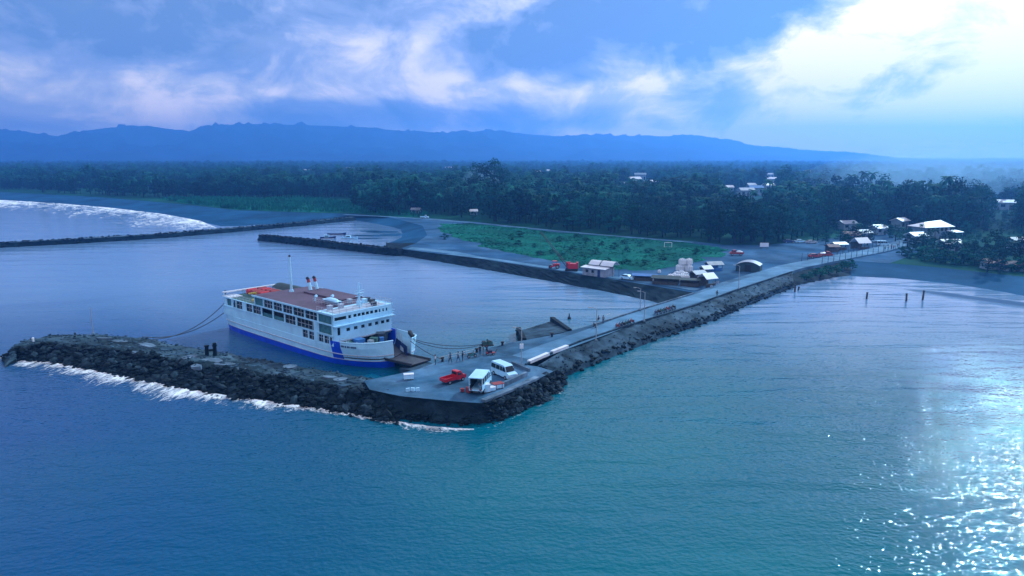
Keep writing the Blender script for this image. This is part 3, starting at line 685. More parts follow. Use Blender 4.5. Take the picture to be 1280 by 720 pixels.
# port door leaf's blue inner lining and the pale patch on it
ins = MB(); ins.add([(14.5, 5.0, 0.9), (21.6, 2.1, 1.4), (21.5, 2.35, 3.3), (14.5, 5.5, 3.1)], [(0, 1, 2, 3)]); ins.build('door_lining', M['navy'], hull)
MB().add([(18.2, 3.40, 1.9), (20.2, 2.55, 2.0), (20.1, 2.6, 2.7), (18.2, 3.45, 2.75)], [(0, 1, 2, 3)]).build('painted_mark', M['palegrey'], hull)
# the bow ramp down to the landing
rp0, rp1 = 19.5, 27.2
rm = MB(); rm.hexa([(rp0, -1.6, 1.35), (rp1, -1.7, 1.75), (rp1, 2.7, 1.75), (rp0, 2.6, 1.35), (rp0, -1.6, 1.6), (rp1, -1.7, 1.95), (rp1, 2.7, 1.95), (rp0, 2.6, 1.6)])
ramp = rm.build('bow_ramp', M['steel'], ferry)
for yy in (-1.65, 2.65): MB().cyl((rp0, yy, 1.75), (rp1, yy, 2.1), 0.14, 0.14, 6).build('ramp_rail', M['steel'], ramp)
# upper sides: plating with real openings
def wall_grid(plane, u0, u1, z0, z1, holes, off, th, m, parent, name):
    us = sorted(set([u0, u1] + [h[0] for h in holes] + [h[1] for h in holes])); zs = sorted(set([z0, z1] + [h[2] for h in holes] + [h[3] for h in holes]))
    b = MB()
    for a, c in zip(us, us[1:]):
        for d, e_ in zip(zs, zs[1:]):
            um, zm = (a + c) / 2, (d + e_) / 2
            if any(h[0] < um < h[1] and h[2] < zm < h[3] for h in holes): continue
            if plane == 'y': b.bx(a, c, min(off, off + th), max(off, off + th), d, e_)
            else: b.bx(min(off, off + th), max(off, off + th), a, c, d, e_)
    o = b.build(name, m, parent)
    return o
sup = tag(bpy.data.objects.new('superstructure', None), None, None); C.objects.link(sup); sup.parent = ferry
low = [(2.2, 3.9, 3.5, 4.95), (4.3, 5.9, 3.5, 4.95), (7.4, 8.9, 3.6, 4.95), (9.2, 10.6, 3.6, 4.95), (10.9, 11.6, 3.6, 4.95)]
midr = [(-26.4, -24.6, 5.5, 7.0), (-23.8, -22.8, 5.4, 7.0), (-22.4, -20.0, 5.4, 7.0), (-18.3, -16.0, 5.4, 6.95), (-15.6, -12.6, 5.4, 6.95), (-12.1, -8.2, 5.3, 6.95), (-7.8, -4.0, 5.3, 6.95), (-3.6, 0.0, 5.3, 6.95), (0.5, 6.6, 5.3, 6.95), (7.6, 11.6, 5.35, 6.95)]
topr = [(-14.7, -11.6, 7.25, 8.75), (-11.2, -8.0, 7.25, 8.75), (-7.6, -4.6, 7.25, 8.75), (-4.2, -1.0, 7.25, 8.75), (-0.6, 3.0, 7.25, 8.75), (3.4, 7.2, 7.25, 8.75), (7.6, 11.7, 7.25, 8.75)]
teals = {('m', 5), ('m', 6), ('m', 9), ('t', 0), ('t', 6), ('m', 0)}
for sgn in (-1, 1):
    y_ = sgn * 6.44; th = -sgn * 0.14
    wall_grid('y', -28.2, 12.0, 3.35, 5.3, low, y_, th, M['white'], sup, 'side_plating')
    wall_grid('y', -27.6, 12.0, 5.3, 7.15, midr, y_, th, M['white'], sup, 'window_band')
    wall_grid('y', -15.0, 12.0, 7.15, 8.9, topr, y_ - sgn * 0.02, th, M['white'], sup, 'window_band')
    for key, lst in (('l', low), ('m', midr), ('t', topr)):
        for q, (a, c, d, e_) in enumerate(lst):
            pane = MB(); yy = y_ - sgn * 0.24
            tl = (key, q) in teals
            z_hi = lerp(d, e_, 0.42) if (key == 'm' and 4 < q < 9) else e_
            pane.bx(a, c, min(yy, yy - sgn * 0.05), max(yy, yy - sgn * 0.05), d, z_hi)
            wd = pane.build('window', M['teal'] if tl else M['glass'], sup)
            nb = max(0, int((c - a) / 1.3))
            if nb and not tl:
                mu = MB()
                for j in range(1, nb + 1):
                    xx = a + (c - a) * j / (nb + 1); mu.bx(xx - 0.035, xx + 0.035, min(yy + sgn * 0.02, yy + sgn * 0.10), max(yy + sgn * 0.02, yy + sgn * 0.10), d, e_)
                mu.bx(a, c, min(yy + sgn * .02, yy + sgn * .08), max(yy + sgn * .02, yy + sgn * .08), d + 0.72, d + 0.80)
                mu.build('railing', M['palegrey'], wd)
    MB().bx(6.1, 7.2, min(y_ + sgn * 0.02, y_ + sgn * 0.1), max(y_ + sgn * 0.02, y_ + sgn * 0.1), 3.4, 7.1).build('side_pillar', M['white'], sup)
    # deck-edge lips
    for z_, x0 in ((5.28, -28.0), (7.12, -28.0), (8.88, -15.1)):
        MB().bx(x0, 12.1, min(y_, y_ + sgn * 0.16), max(y_, y_ + sgn * 0.16), z_ - 0.07, z_ + 0.07).build('deck_lip', M['white'], sup)
MB().bx(-28.0, 12, -6.25, 6.25, 5.1, 5.24).build('passenger_deck', M['inside'], sup)
MB().bx(-28.2, 12, -6.28, 6.28, 6.97, 7.1).build('upper_deck', M['greentarp'], sup)
for z0, z1, xe in ((5.24, 6.97, -26.5), (7.1, 8.8, -14.8)): MB().bx(xe, 11.8, -4.2, 4.2, z0, z1).build('saloon_wall', M['inside'], sup)
wall_grid('x', -6.1, 6.1, 3.35, 5.3, [], -28.2, 0.14, M['white'], sup, 'stern_plating')
wall_grid('x', -6.3, 6.3, 5.3, 7.1, [(-5.6, -2.2, 5.5, 6.9), (-1.6, 1.6, 5.5, 6.9), (2.2, 5.6, 5.5, 6.9)], -27.6, 0.14, M['white'], sup, 'stern_plating')
wall_grid('x', -6.3, 6.3, 7.1, 8.85, [(-5.4, -2.0, 7.4, 8.6), (2.0, 5.4, 7.4, 8.6)], -15.0, 0.14, M['white'], sup, 'saloon_end')
# roof
rf = MB().bx(-15.3, 7.2, -6.7, 6.7, 8.95, 9.12).build('roof', M['roofbrown'], ferry)
MB().bx(7.2, 12.3, -6.7, 6.7, 8.95, 9.10).build('bridge_roof', M['white'], rf)
MB().bx(8.2, 11.8, -5.6, 5.6, 9.10, 9.16).build('roof_mat', M['palegrey'], rf)
MB().bx(-9.5, 3.5, 1.5, 6.3, 9.12, 9.42).build('raised_roof', M['roofbrown'], rf)
for yy in (-6.72, 6.72): MB().bx(-15.4, 12.4, min(yy, yy + 0.1), max(yy, yy + 0.1), 8.9, 9.2).build('roof_edge', M['white'], rf)
# bridge front
frw = [(-6.2, -3.7, 7.95, 8.55), (-3.3, -2.7, 7.95, 8.55)] + [(a, a + 0.72, 8.0, 8.55) for a in (-2.2, -1.3, -0.4, 0.55, 1.5, 2.5)] + [(3.5, 3.85, 7.95, 8.55), (4.3, 4.65, 7.95, 8.55), (5.1, 5.45, 7.95, 8.55)]
frl = [(-5.6, -5.0, 5.2, 6.6)] + [(a, a + 0.8, 5.65, 6.25) for a in (-3.7, -2.1, -0.5, 1.1, 2.6, 4.0, 5.2)]
wall_grid('x', -6.44, 6.44, 7.15, 8.95, frw, 12.15, 0.16, M['white'], sup, 'bridge_front')
wall_grid('x', -6.44, 6.44, 4.15, 7.0, frl, 12.0, 0.16, M['white'], sup, 'front_bulkhead')
for hs_, xx in ((frw, 12.05), (frl, 11.95)):
    for a, c, d, e_ in hs_: MB().bx(xx - 0.05, xx, a, c, d, e_).build('window', M['glass'], sup)
MB().bx(12.0, 13.1, -6.7, 6.7, 7.0, 7.14).build('bridge_balcony', M['white'], sup)
MB().bx(12.0, 12.5, -6.4, 6.4, 4.0, 4.18).build('front_lip', M['palegrey'], sup)
def railing(name, pts, h, parent, m, step=1.4, rails=(0.5, 1.0), r=0.03):
    b = MB()
    for a, c in zip(pts, pts[1:]):
        a, c = Vector(a), Vector(c); k = max(1, int((c - a).length / step))
        for i in range(k + 1):
            q = a.lerp(c, i / k); b.cyl(q, q + Vector((0, 0, h)), r, r, 5)
        for q in rails: b.cyl(a + Vector((0, 0, h * q)), c + Vector((0, 0, h * q)), r * 1.1, r * 1.1, 5)
    return b.build(name, m, parent)
railing('railing', [(12.2, -6.6, 7.14), (13.0, -6.6, 7.14), (13.0, 6.6, 7.14), (12.2, 6.6, 7.14)], 0.95, sup, M['white'])
railing('railing', [(7.3, 6.5, 9.1), (12.2, 6.5, 9.1), (12.2, -6.5, 9.1), (7.3, -6.5, 9.1)], 0.9, rf, M['palegrey'])
railing('railing', [(-15.4, -6.4, 7.1), (-28.0, -6.2, 7.1), (-28.0, 6.2, 7.1), (-15.4, 6.4, 7.1)], 1.0, sup, M['palegrey'])
railing('railing', [(13.2, -6.0, 4.4), (15.5, -5.7, 4.4)], 0.7, hull, M['palegrey'])
MB().bx(-28.4, -25.0, -6.4, -3.6, 7.1, 7.3).bx(-28.4, -27.6, -6.4, 6.4, 7.9, 8.1).build('stern_canopy', M['whiteroof'], sup)
for yy in (-6.2, -2, 2, 6.2): MB().cyl((-28.0, yy, 5.2), (-28.0, yy, 8.0), 0.12, 0.12, 6).build('stern_post', M['white'], sup)
MB().cyl((-28.6, -5.6, 2.2), (-28.6, -5.6, 8.3), 0.16, 0.12, 8).build('stern_ladder', M['steel'], sup)
# aft deck: red raft canisters, yellow davit, tarpaulin canopy
for i in range(10):
    xx, yy = -25.6 + (i % 5) * 1.75, -1.2 + (i // 5) * 2.4
    b = MB().cyl((0, -0.95, 0.75), (0, 0.95, 0.75), 0.62, 0.62, 10).cyl((0, -1.1, 0.75), (0, -0.95, 0.75), 0.4, 0.62, 10).cyl((0, 0.95, 0.75), (0, 1.1, 0.75), 0.62, 0.4, 10)
    o = b.build('life_raft_canister', M['redold'] if i % 3 else M['red'], ferry); o.location = (xx, yy, 7.1)
    MB().bx(-0.6, 0.6, -0.7, -0.55, 0, 0.3).bx(-0.6, 0.6, 0.55, 0.7, 0, 0.3).build('cradle', M['palegrey'], o)
b = MB().bx(-0.15, 0.15, -0.15, 0.15, 0, 1.9).bx(-0.15, 0.15, -1.6, 0.15, 1.7, 1.95).bx(-0.9, 0.9, -0.6, 0.6, 0, 0.45); o = b.build('davit', M['yellow'], ferry); o.location = (-18.0, -4.3, 7.1)
b = MB()
for i in range(10):
    a0, a1 = i / 10, (i + 1) / 10
    q = lambda a: (2.6 + 3.8 * a, 8.4 + 0.75 * math.sin(math.pi * a))
    (y0, z0), (y1, z1) = q(a0), q(a1); b.hexa([(-24, y0, z0 - .05), (-15.4, y0, z0 - .05), (-15.4, y1, z1 - .05), (-24, y1, z1 - .05), (-24, y0, z0), (-15.4, y0, z0), (-15.4, y1, z1), (-24, y1, z1)])
for xx in (-23.8, -19.7, -15.6):
    for yy in (2.7, 6.3): b.cyl((xx, yy, 7.1), (xx, yy, 8.42), 0.06, 0.06, 5)
b.build('deck_awning', M['darktarp'], ferry)
# mast, funnels, foremast, roof gear
mast = MB().cyl((0, 0, 0), (0, 0, 7.2), 0.26, 0.19, 10).cyl((0, 0, 0), (0, 0, 0.4), 0.5, 0.4, 10).build('mast', M['white'], ferry); mast.location = (-12.6, 0.6, 9.1)
MB().cyl((0, 0, 7.2), (0, 0, 7.6), 0.2, 0.2, 10).cyl((-0.2, 0, 1.2), (-0.2, 0, 6.8), 0.05, 0.05, 5).build('mast_cap', M['steel'], mast)
for yy in (3.2, 4.7):
    fn = MB().cyl((0, 0, 0), (-0.5, 0, 1.5), 0.34, 0.32, 10).build('funnel', M['white'], ferry); fn.location = (-9.6, yy, 9.42)
    MB().cyl((-0.5, 0, 1.5), (-0.75, 0, 2.15), 0.34, 0.33, 10).build('funnel_band', M['redold'], fn)
    MB().cyl((-0.75, 0, 2.15), (-1.1, 0, 2.5), 0.33, 0.31, 10).build('funnel_top', M['black'], fn)
fm = MB().cyl((0, 0, 0), (0, 0, 4.6), 0.22, 0.10, 8).cyl((0, -1.1, 3.1), (0, 1.1, 3.1), 0.06, 0.06, 6).cyl((0, -0.8, 2.1), (0, 0.8, 2.1), 0.07, 0.07, 6).cyl((-1.0, 0, 0), (0, 0, 2.6), 0.08, 0.06, 6).cyl((0, 0.7, 3.1), (0, 0.7, 4.3), 0.03, 0.03, 5).build('foremast', M['white'], ferry); fm.location = (10.4, 0.6, 9.12)
MB().bx(-0.15, 0.25, -0.95, 0.95, 2.55, 2.72).cyl((0.1, 0, 2.2), (0.1, 0, 2.6), 0.16, 0.16, 8).build('radar_scanner', M['white'], fm)
lb = MB()
prof = [(-2.4, .62), (-1.9, .75), (0, .8), (1.9, .75), (2.5, .55)]
for (x0, h0), (x1, h1) in zip(prof, prof[1:]):
    lb.add([(x0, -h0 * .9, .7), (x1, -h1 * .9, .7), (x1, 0, .05), (x0, 0, .05), (x0, h0 * .9, .7), (x1, h1 * .9, .7)], [(0, 1, 2, 3), (3, 2, 5, 4), (0, 4, 5, 1)])
lb.lump((0, 0, .72), (2.0, .7, .42), 3, sub=2, rough=0.05)
o = lb.build('life_boat', M['white'], ferry); o.location = (4.4, -1.2, 9.22)
for i, (xx, yy, c_) in enumerate([(6.0, 1.6, 'palegrey'), (7.9, 3.6, 'white'), (9.3, 4.3, 'steel'), (8.6, -2.2, 'palegrey'), (7.2, 4.8, 'steel'), (9.0, 1.6, 'white'), (11.2, 3.2, 'steel'), (8.2, -4.3, 'palegrey')]):
    b = MB().bx(-0.45, 0.45, -0.35, 0.35, 0, 0.75).bx(-0.5, 0.5, -0.4, 0.4, 0.75, 0.83); o = b.build('deck_locker', M[c_], ferry); o.location = (xx, yy, 9.1 if yy < 1.4 or xx > 3.6 else 9.42)
b = MB().cyl((0, 0, 0), (0, 0, 0.9), 0.16, 0.16, 8).cyl((0, 0, 0.9), (0.45, 0, 1.1), 0.24, 0.3, 8); o = b.build('roof_vent', M['white'], ferry); o.location = (-0.6, -1.6, 9.1)
b.build('roof_vent', M['white'], ferry).location = (1.6, 0.6, 9.1)
railing('railing', [(0.2, -2.6, 9.12), (6.8, -2.6, 9.12), (7.0, 2.6, 9.12)], 0.8, rf, M['palegrey'], 0.9)
# cargo and gear on the bow deck
for i, (xx, yy, s_, c_) in enumerate([(14.2, -2.6, (1.6, 1.5, 1.7), 'bluetarp'), (13.4, -4.3, (1.0, 1.2, 1.4), 'greentarp'), (15.3, -0.9, (0.9, 0.8, 1.3), 'galv'), (14.0, 0.8, (1.3, 1.1, 1.2), 'greentarp'), (16.3, -2.6, (0.8, 0.9, 1.2), 'palegrey'), (13.3, 3.0, (1.4, 1.8, 1.6), 'steel'), (15.8, 1.2, (0.7, 0.7, 1.5), 'bluetarp')]):
    b = MB().box((0, 0, s_[2] / 2), s_, 0.2 * i).box((0, 0, s_[2] + 0.05), (s_[0] * 1.06, s_[1] * 1.06, 0.12), 0.2 * i); o = b.build('deck_gear', M[c_], ferry); o.location = (xx, yy, 1.75 + 0.9)
    MB().box((0, 0, -0.45), (s_[0] * .9, s_[1] * .9, 0.9), 0.2 * i).build('pallet', M['steel'], o)
for sgn in (-1, 1):
    for xx in (14.6, 16.6, 18.3):
        hb = interp([(s[0], s[3]) for s in ST], xx) - 0.5; MB().cyl((xx, sgn * hb, 1.75), (xx, sgn * hb, 4.7), 0.06, 0.06, 6).build('bow_stanchion', M['palegrey'], hull)
for i in range(5):
    xx = 18.6 + 0.7 * i; b = MB()
    b.cyl((xx, 4.9 - 0.42 * i + 0.5, 4.5), (xx, 4.9 - 0.42 * i + 0.5, 5.15), 0.3, 0.3, 10); b.build('bow_tyre', M['black'], hull)
# the ship's name on the bow (worn, unreadable at this distance): a row of small dark letter strokes
def hull_y(xx, z_):
    return interp([(s[0], lerp(s[2], s[3], min(1, z_ / 3.35))) for s in ST], xx) + (0.1 * max(0, z_ - 3.35))
xx = 14.0
for wlen in (4, 2, 3, 6):
    for i in range(wlen):
        a = hull_y(xx, 3.75); c = hull_y(xx + 0.1, 3.75)
        o = MB().bx(-0.055, 0.055, -0.02, 0.02, -0.16, 0.16).build('name_letter', M['navy'], hull)
        o.location = (xx, -a - 0.10, 3.78); o.rotation_euler = (0, 0, math.atan2(-(c - a), 0.1)); xx += 0.17
    xx += 0.17

# mooring lines: things of their own
def line(label, a, c, sag, r=0.06):
    a, c = Vector(a), Vector(c); pts = []
    for i in range(17):
        t = i / 16; q = a.lerp(c, t); q.z -= sag * 4 * t * (1 - t); pts.append(q)
    o = MB().tube(pts, r, 5).build('mooring_line', M['rope'])
    return tag(o, label, 'rope', 'mooring lines of the ferry')
line('slack stern mooring line from the ferry\'s quarter to the breakwater', ship_pt(-28.6, -5.0, 4.2), at(178, 421, 2.3), 2.1, 0.08)
line('second stern mooring line hung a little higher than the slack one', ship_pt(-28.6, -5.4, 6.0), at(192, 424, 2.3), 1.9, 0.08)
line('long bow mooring line running level to the quay bollard', ship_pt(21.6, 3.2, 4.6), at(604, 430, DZ + .3), 0.8)
line('second long bow line beside the level one', ship_pt(21.2, 3.4, 4.4), at(598, 432, DZ + .3), 1.1)
line('short steep bow line down to the ferry landing', ship_pt(21.8, 2.8, 4.3), at(552, 449, DZ + .2), 0.3)

# ------------------------------------------------------------------ vehicles
def wheel(parent, x_, y_, r, wd=0.22):
    o = MB().cyl((0, -wd / 2, 0), (0, wd / 2, 0), r, r, 14).build('wheel', M['black'], parent); o.location = (x_, y_, r)
    s_ = 1 if y_ > 0 else -1
    MB().cyl((0, s_ * (wd / 2 - 0.02), 0), (0, s_ * (wd / 2 + 0.015), 0), r * 0.58, r * 0.58, 10).build('rim', M['galv'], o)
def windows(parent, quads, m='glass'):
    for q in quads: MB().add(q, [(0, 1, 2, 3)]).build('window', M[m], parent).modifiers.new('t', 'SOLIDIFY').thickness = 0.03
def lamps(parent, xf, xr, y_, z_):
    for s_ in (-1, 1):
        MB().box((xf, s_ * y_, z_), (0.06, 0.3, 0.2)).build('headlight', M['lamp'], parent)
        MB().box((xr, s_ * y_, z_), (0.06, 0.22, 0.26)).build('tail_light', M['redold'], parent)
def make_van(label, loc, rz, group=None, paint='white'):
    t = thing('van', label, 'van', loc, rz, group)
    MB().side([(-2.4, .35), (2.35, .35), (2.42, .95), (1.75, 1.2), (1.25, 2.0), (1.0, 2.12), (-2.2, 2.15), (-2.42, 1.9)], 1.75, 0, 0.88, 1.15).build('body', M[paint], t)
    k = 0.882
    for s_ in (-1, 1):
        for a, c in ((-2.25, -1.1), (-0.98, -0.05), (0.1, 0.62)):
            windows(t, [[(a, s_ * .862, 1.22), (c, s_ * .862, 1.22), (c - 0.02, s_ * .79, 1.88), (a, s_ * .79, 1.88)]])
        windows(t, [[(.75, s_ * .862, 1.22), (1.55, s_ * .858, 1.24), (1.2, s_ * .79, 1.88), (.75, s_ * .79, 1.88)]])
        for x_ in (-1.55, 1.5): wheel(t, x_, s_ * .80, .33)
    windows(t, [[(1.77, -.74, 1.24), (1.77, .74, 1.24), (1.30, .68, 1.95), (1.30, -.68, 1.95)]])
    windows(t, [[(-2.44, -.7, 1.25), (-2.44, .7, 1.25), (-2.44, .65, 1.85), (-2.44, -.65, 1.85)]])
    MB().box((2.43, 0, .48), (.1, 1.7, .2)).build('bumper', M['palegrey'], t); lamps(t, 2.42, -2.44, .66, .82)
    return t
def make_car(label, loc, rz, paint, group=None, tall=1.0):
    t = thing('parked_car', label, 'car', loc, rz, group)
    MB().side([(-2.1, .32), (2.1, .32), (2.15, .7), (1.95, .85), (1.0, .98), (-1.9, 1.02 * tall), (-2.15, .85)], 1.7).build('body', M[paint], t)
    MB().side([(1.0, .95), (.35, 1.42 * tall), (-1.25, 1.45 * tall), (-1.9, 1.0)], 1.6, 0, .82, 1.1).build('cabin', M[paint], t)
    for s_ in (-1, 1):
        windows(t, [[(.78, s_ * .815, 1.03), (-.4, s_ * .815, 1.03), (-.4, s_ * .685, 1.36 * tall), (.34, s_ * .685, 1.36 * tall)], [(-.5, s_ * .815, 1.03), (-1.7, s_ * .815, 1.05), (-1.25, s_ * .685, 1.38 * tall), (-.5, s_ * .685, 1.38 * tall)]])
        for x_ in (-1.35, 1.35): wheel(t, x_, s_ * .78, .31)
    windows(t, [[(1.0, -.7, 1.0), (1.0, .7, 1.0), (.42, .6, 1.4 * tall), (.42, -.6, 1.4 * tall)], [(-1.9, -.7, 1.06), (-1.9, .7, 1.06), (-1.32, .6, 1.42 * tall), (-1.32, -.6, 1.42 * tall)]])
    lamps(t, 2.14, -2.15, .62, .72); return t
def make_pickup(label, loc, rz, paint, group=None, load=False):
    t = thing('pickup_truck', label, 'truck', loc, rz, group)
    MB().side([(.2, .45), (2.2, .45), (2.3, .95), (2.1, 1.1), (1.55, 1.2), (1.1, 1.9), (.3, 1.95), (.2, 1.9)], 1.7, 0, .86, 1.25).build('cab', M[paint], t)
    b = MB().bx(-2.5, .2, -.85, .85, .6, .72).bx(-2.5, .15, -.85, -.78, .72, 1.15).bx(-2.5, .15, .78, .85, .72, 1.15).bx(-2.5, -2.43, -.78, .78, .72, 1.15).bx(.08, .15, -.78, .78, .72, 1.2)
    b.build('cargo_bed', M[paint], t); MB().bx(-2.4, 2.0, -.4, .4, .38, .58).build('chassis', M['steel'], t)
    for s_ in (-1, 1):
        windows(t, [[(.35, s_ * .84, 1.28), (1.4, s_ * .84, 1.28), (1.05, s_ * .735, 1.82), (.35, s_ * .735, 1.82)]])
        for x_ in (-1.55, 1.45): wheel(t, x_, s_ * .78, .36)
    windows(t, [[(1.56, -.72, 1.25), (1.56, .72, 1.25), (1.16, .64, 1.84), (1.16, -.64, 1.84)], [(.17, -.6, 1.35), (.17, .6, 1.35), (.17, .58, 1.8), (.17, -.58, 1.8)]])
    lamps(t, 2.28, -2.52, .64, .85)
    if load: MB().lump((-1.1, 0, 1.15), (1.2, .75, .55), 5, sub=2, rough=.15).build('load', M['whiteroof'], t)
    return t
def make_boxtruck(label, loc, rz):
    t = thing('box_truck', label, 'truck', loc, rz)
    b = MB().bx(-2.9, 1.2, -1.0, 1.0, .75, .9).bx(-2.9, 1.2, -1.0, -.93, .9, 1.55).bx(-2.9, 1.2, .93, 1.0, .9, 1.55).bx(-2.95, 1.25, -1.05, 1.05, 2.6, 2.72)
    b.bx(1.1, 1.2, -1.0, 1.0, .9, 2.6)
    for x_ in (-2.85, -1.5, -.2): b.bx(x_ - .05, x_ + .05, -1.0, -.92, 1.55, 2.6).bx(x_ - .05, x_ + .05, .92, 1.0, 1.55, 2.6)
    b.build('covered_bed', M['white'], t)
    MB().side([(1.3, .55), (2.9, .55), (2.95, 1.15), (2.75, 1.35), (2.45, 2.15), (1.35, 2.2)], 1.85, 0, .9, 1.4).build('cab', M['white'], t)
    windows(t, [[(2.77, -.8, 1.42), (2.77, .8, 1.42), (2.5, .74, 2.08), (2.5, -.74, 2.08)]])
    for s_ in (-1, 1):
        windows(t, [[(1.5, s_ * .915, 1.42), (2.5, s_ * .915, 1.42), (2.32, s_ * .85, 2.05), (1.5, s_ * .85, 2.05)]])
        MB().bx(-2.7, 1.0, min(s_ * .80, s_ * .83), max(s_ * .80, s_ * .83), .92, 2.55).build('painted_bed_shade', M['black'], t)  # black sheets added for the shade inside the open bed
        for x_ in (-1.7, 2.1): wheel(t, x_, s_ * .88, .4, .28)
    MB().bx(-2.8, 2.6, -.4, .4, .45, .72).build('chassis', M['steel'], t); lamps(t, 2.93, -2.95, .68, .95); return t
def facing(p0, p1, z=DZ):
    a, c = at(*p0, z), at(*p1, z); return math.atan2(c.y - a.y, c.x - a.x)
make_van('white minivan with a row of dark side windows parked on the pier head', at(630, 470.5, DZ), facing((620, 463), (641, 472)))
make_boxtruck('white covered light truck with a dark open rear on the pier head', at(601, 487, DZ), R(78))
make_pickup('bright red pickup with a low empty bed standing on the pier head', at(567, 477, DZ), facing((554, 480), (578, 473)), 'red').scale = (.86, .86, .86)
# cargo on the pier head
def crate(label, loc, rz, d, m, lidm, cat='crate', name='cargo_crate', group=None):
    t = thing(name, label, cat, loc, rz, group); x_, y_, z_ = d
    b = MB().bx(-x_ / 2, x_ / 2, -y_ / 2, y_ / 2, .12, z_)
    b.build('box', M[m], t)
    MB().bx(-x_ / 2 - .04, x_ / 2 + .04, -y_ / 2 - .04, y_ / 2 + .04, z_ + .002, z_ + .09).build('lid', M[lidm], t)
    for a in (-1, 1):
        MB().bx(a * x_ * .36 - .07, a * x_ * .36 + .07, -y_ / 2, y_ / 2, 0, .12).build('skid', M['wood'], t)
        MB().bx(a * x_ * .3 - .05, a * x_ * .3 + .05, -y_ / 2 - .03, y_ / 2 + .03, .14, z_ - .02).build('batten', M[lidm], t)
    return t
crate('stacked white cargo crate in front of the covered white truck', at(605.5, 490, DZ), R(20), (1.5, 1.1, 1.15), 'white', 'whiteroof')
crate('white cargo crate with red strapping beside the white minivan', at(622, 485, DZ), R(28), (1.6, 1.1, .7), 'white', 'redold')
crate('flat white crate between the truck and the parapet', at(614, 488.5, DZ), R(28), (1.1, .9, .55), 'white', 'whiteroof')
crate('lone small white tank box on the bare concrete near the landing', at(511, 474, DZ), R(12), (1.5, .8, .8), 'white', 'whiteroof')
crate('dark red crate beside the covered white truck', at(587, 491, DZ), R(35), (.8, .7, .8), 'redold', 'redold')
crate('small dull red crate a step away from the bigger red one', at(578, 490, DZ), R(10), (.5, .5, .45), 'redold', 'redold')
t = thing('road_barrier', 'small white painted barrier lying on the concrete edge', 'barrier', at(516, 489, DZ), R(8))
for i in range(3):
    o = MB().bx(-.28, .28, -.12, .12, 0, .5).build('barrier_panel', M['white'], t); o.location = (-.7 + .7 * i, .1 * (i % 2), 0); o.rotation_euler = (0, 0, .4 * (-1) ** i)
# ------------------------------------------------------------------ people and motorcycles
def body_mesh(name, pose, shirt, pants):
    P = {'pel': (0, 0, .95), 'chest': (.02, 0, 1.28), 'neck': (.03, 0, 1.47), 'head0': (.05, 0, 1.56), 'head1': (.05, 0, 1.70)}
    for s_, k in ((1, 'l'), (-1, 'r')):
        st = .22 * s_ if pose == 'walk' else .03 * s_
        P['sh' + k] = (.02, .19 * s_, 1.40)
        if pose == 'reach': P['el' + k] = (.22, .24 * s_, 1.22); P['ha' + k] = (.45, .18 * s_, 1.15)
        else: P['el' + k] = (-.04 - st * .5, .26 * s_, 1.13); P['ha' + k] = (.08 - st, .27 * s_, .88)
        P['hip' + k] = (0, .10 * s_, .88)
        if pose == 'sit': P['kn' + k] = (.42, .16 * s_, .86); P['an' + k] = (.40, .17 * s_, .42); P['to' + k] = (.56, .17 * s_, .38)
        else: P['kn' + k] = (.05 + st * .7, .11 * s_, .49); P['an' + k] = (-.02 + st * 1.2, .11 * s_, .07); P['to' + k] = (.15 + st * 1.2, .12 * s_, .035)
    E_ = [('pel', 'chest'), ('chest', 'neck'), ('neck', 'head0'), ('head0', 'head1')]
    for k in 'lr': E_ += [('chest', 'sh' + k), ('sh' + k, 'el' + k), ('el' + k, 'ha' + k), ('pel', 'hip' + k), ('hip' + k, 'kn' + k), ('kn' + k, 'an' + k), ('an' + k, 'to' + k)]
    rad = {'pel': .14, 'chest': .15, 'neck': .06, 'head0': .085, 'head1': .09, 'sh': .075, 'el': .05, 'ha': .042, 'hip': .10, 'kn': .07, 'an': .048, 'to': .045}
    ks = list(P); me = bpy.data.meshes.new(name); me.from_pydata([P[k] for k in ks], [(ks.index(a), ks.index(c)) for a, c in E_], [])
    o = bpy.data.objects.new('tmp', me); C.objects.link(o); md = o.modifiers.new('s', 'SKIN'); md.use_smooth_shade = True
    for i, k in enumerate(ks):
        r = rad.get(k) or rad[k[:-1]]; me.skin_vertices[0].data[i].radius = (r, r); me.skin_vertices[0].data[i].use_root = (k == 'pel')
    o.modifiers.new('sub', 'SUBSURF').levels = 1
    dg = bpy.context.evaluated_depsgraph_get(); ev = bpy.data.meshes.new_from_object(o.evaluated_get(dg)); bpy.data.objects.remove(o)
    ev.name = name; ev.materials.clear()
    for m_ in (M['skin'], M[shirt], M[pants]): ev.materials.append(m_)
    for p in ev.polygons:
        c = p.center; arm = abs(c.y) > .20 and c.z > .8
        p.material_index = 0 if c.z > 1.45 or (arm and c.z < 1.2) or (pose == 'reach' and c.x > .25 and c.z > 1.0) else 1 if c.z > 1.0 and not (pose == 'sit' and c.x > .25) else 2 if (c.z > .1 or pose == 'sit') else 0
    return ev
bodies = {}
def person(label, loc, rz, pose='stand', shirt='cloth_white', pants='cloth_navy', sc_=1.0):
    k = (pose, shirt, pants)
    if k not in bodies: bodies[k] = body_mesh('body', pose, shirt, pants)
    t = thing('person', label, 'person', loc, rz)
    link('body', bodies[k], t)
    h_ = MB().lump((.03, 0, 1.72), (.115, .105, .075), 2, sub=2, rough=.05).lump((-.02, 0, 1.65), (.075, .095, .10), 3, sub=2, rough=.05).build('hair', M['hair'], t, smooth=True)
    MB().box((.145, 0, 1.61), (.035, .03, .04)).build('nose', M['skin'], t)
    return t
person('person in a white shirt and dark trousers standing at the ferry landing', at(544.5, 456, DZ), R(200), 'stand', 'cloth_white', 'cloth_black')
person('person in dark clothes walking from the landing past a handrail', at(563, 453.5, DZ), R(150), 'walk', 'cloth_navy', 'cloth_black')
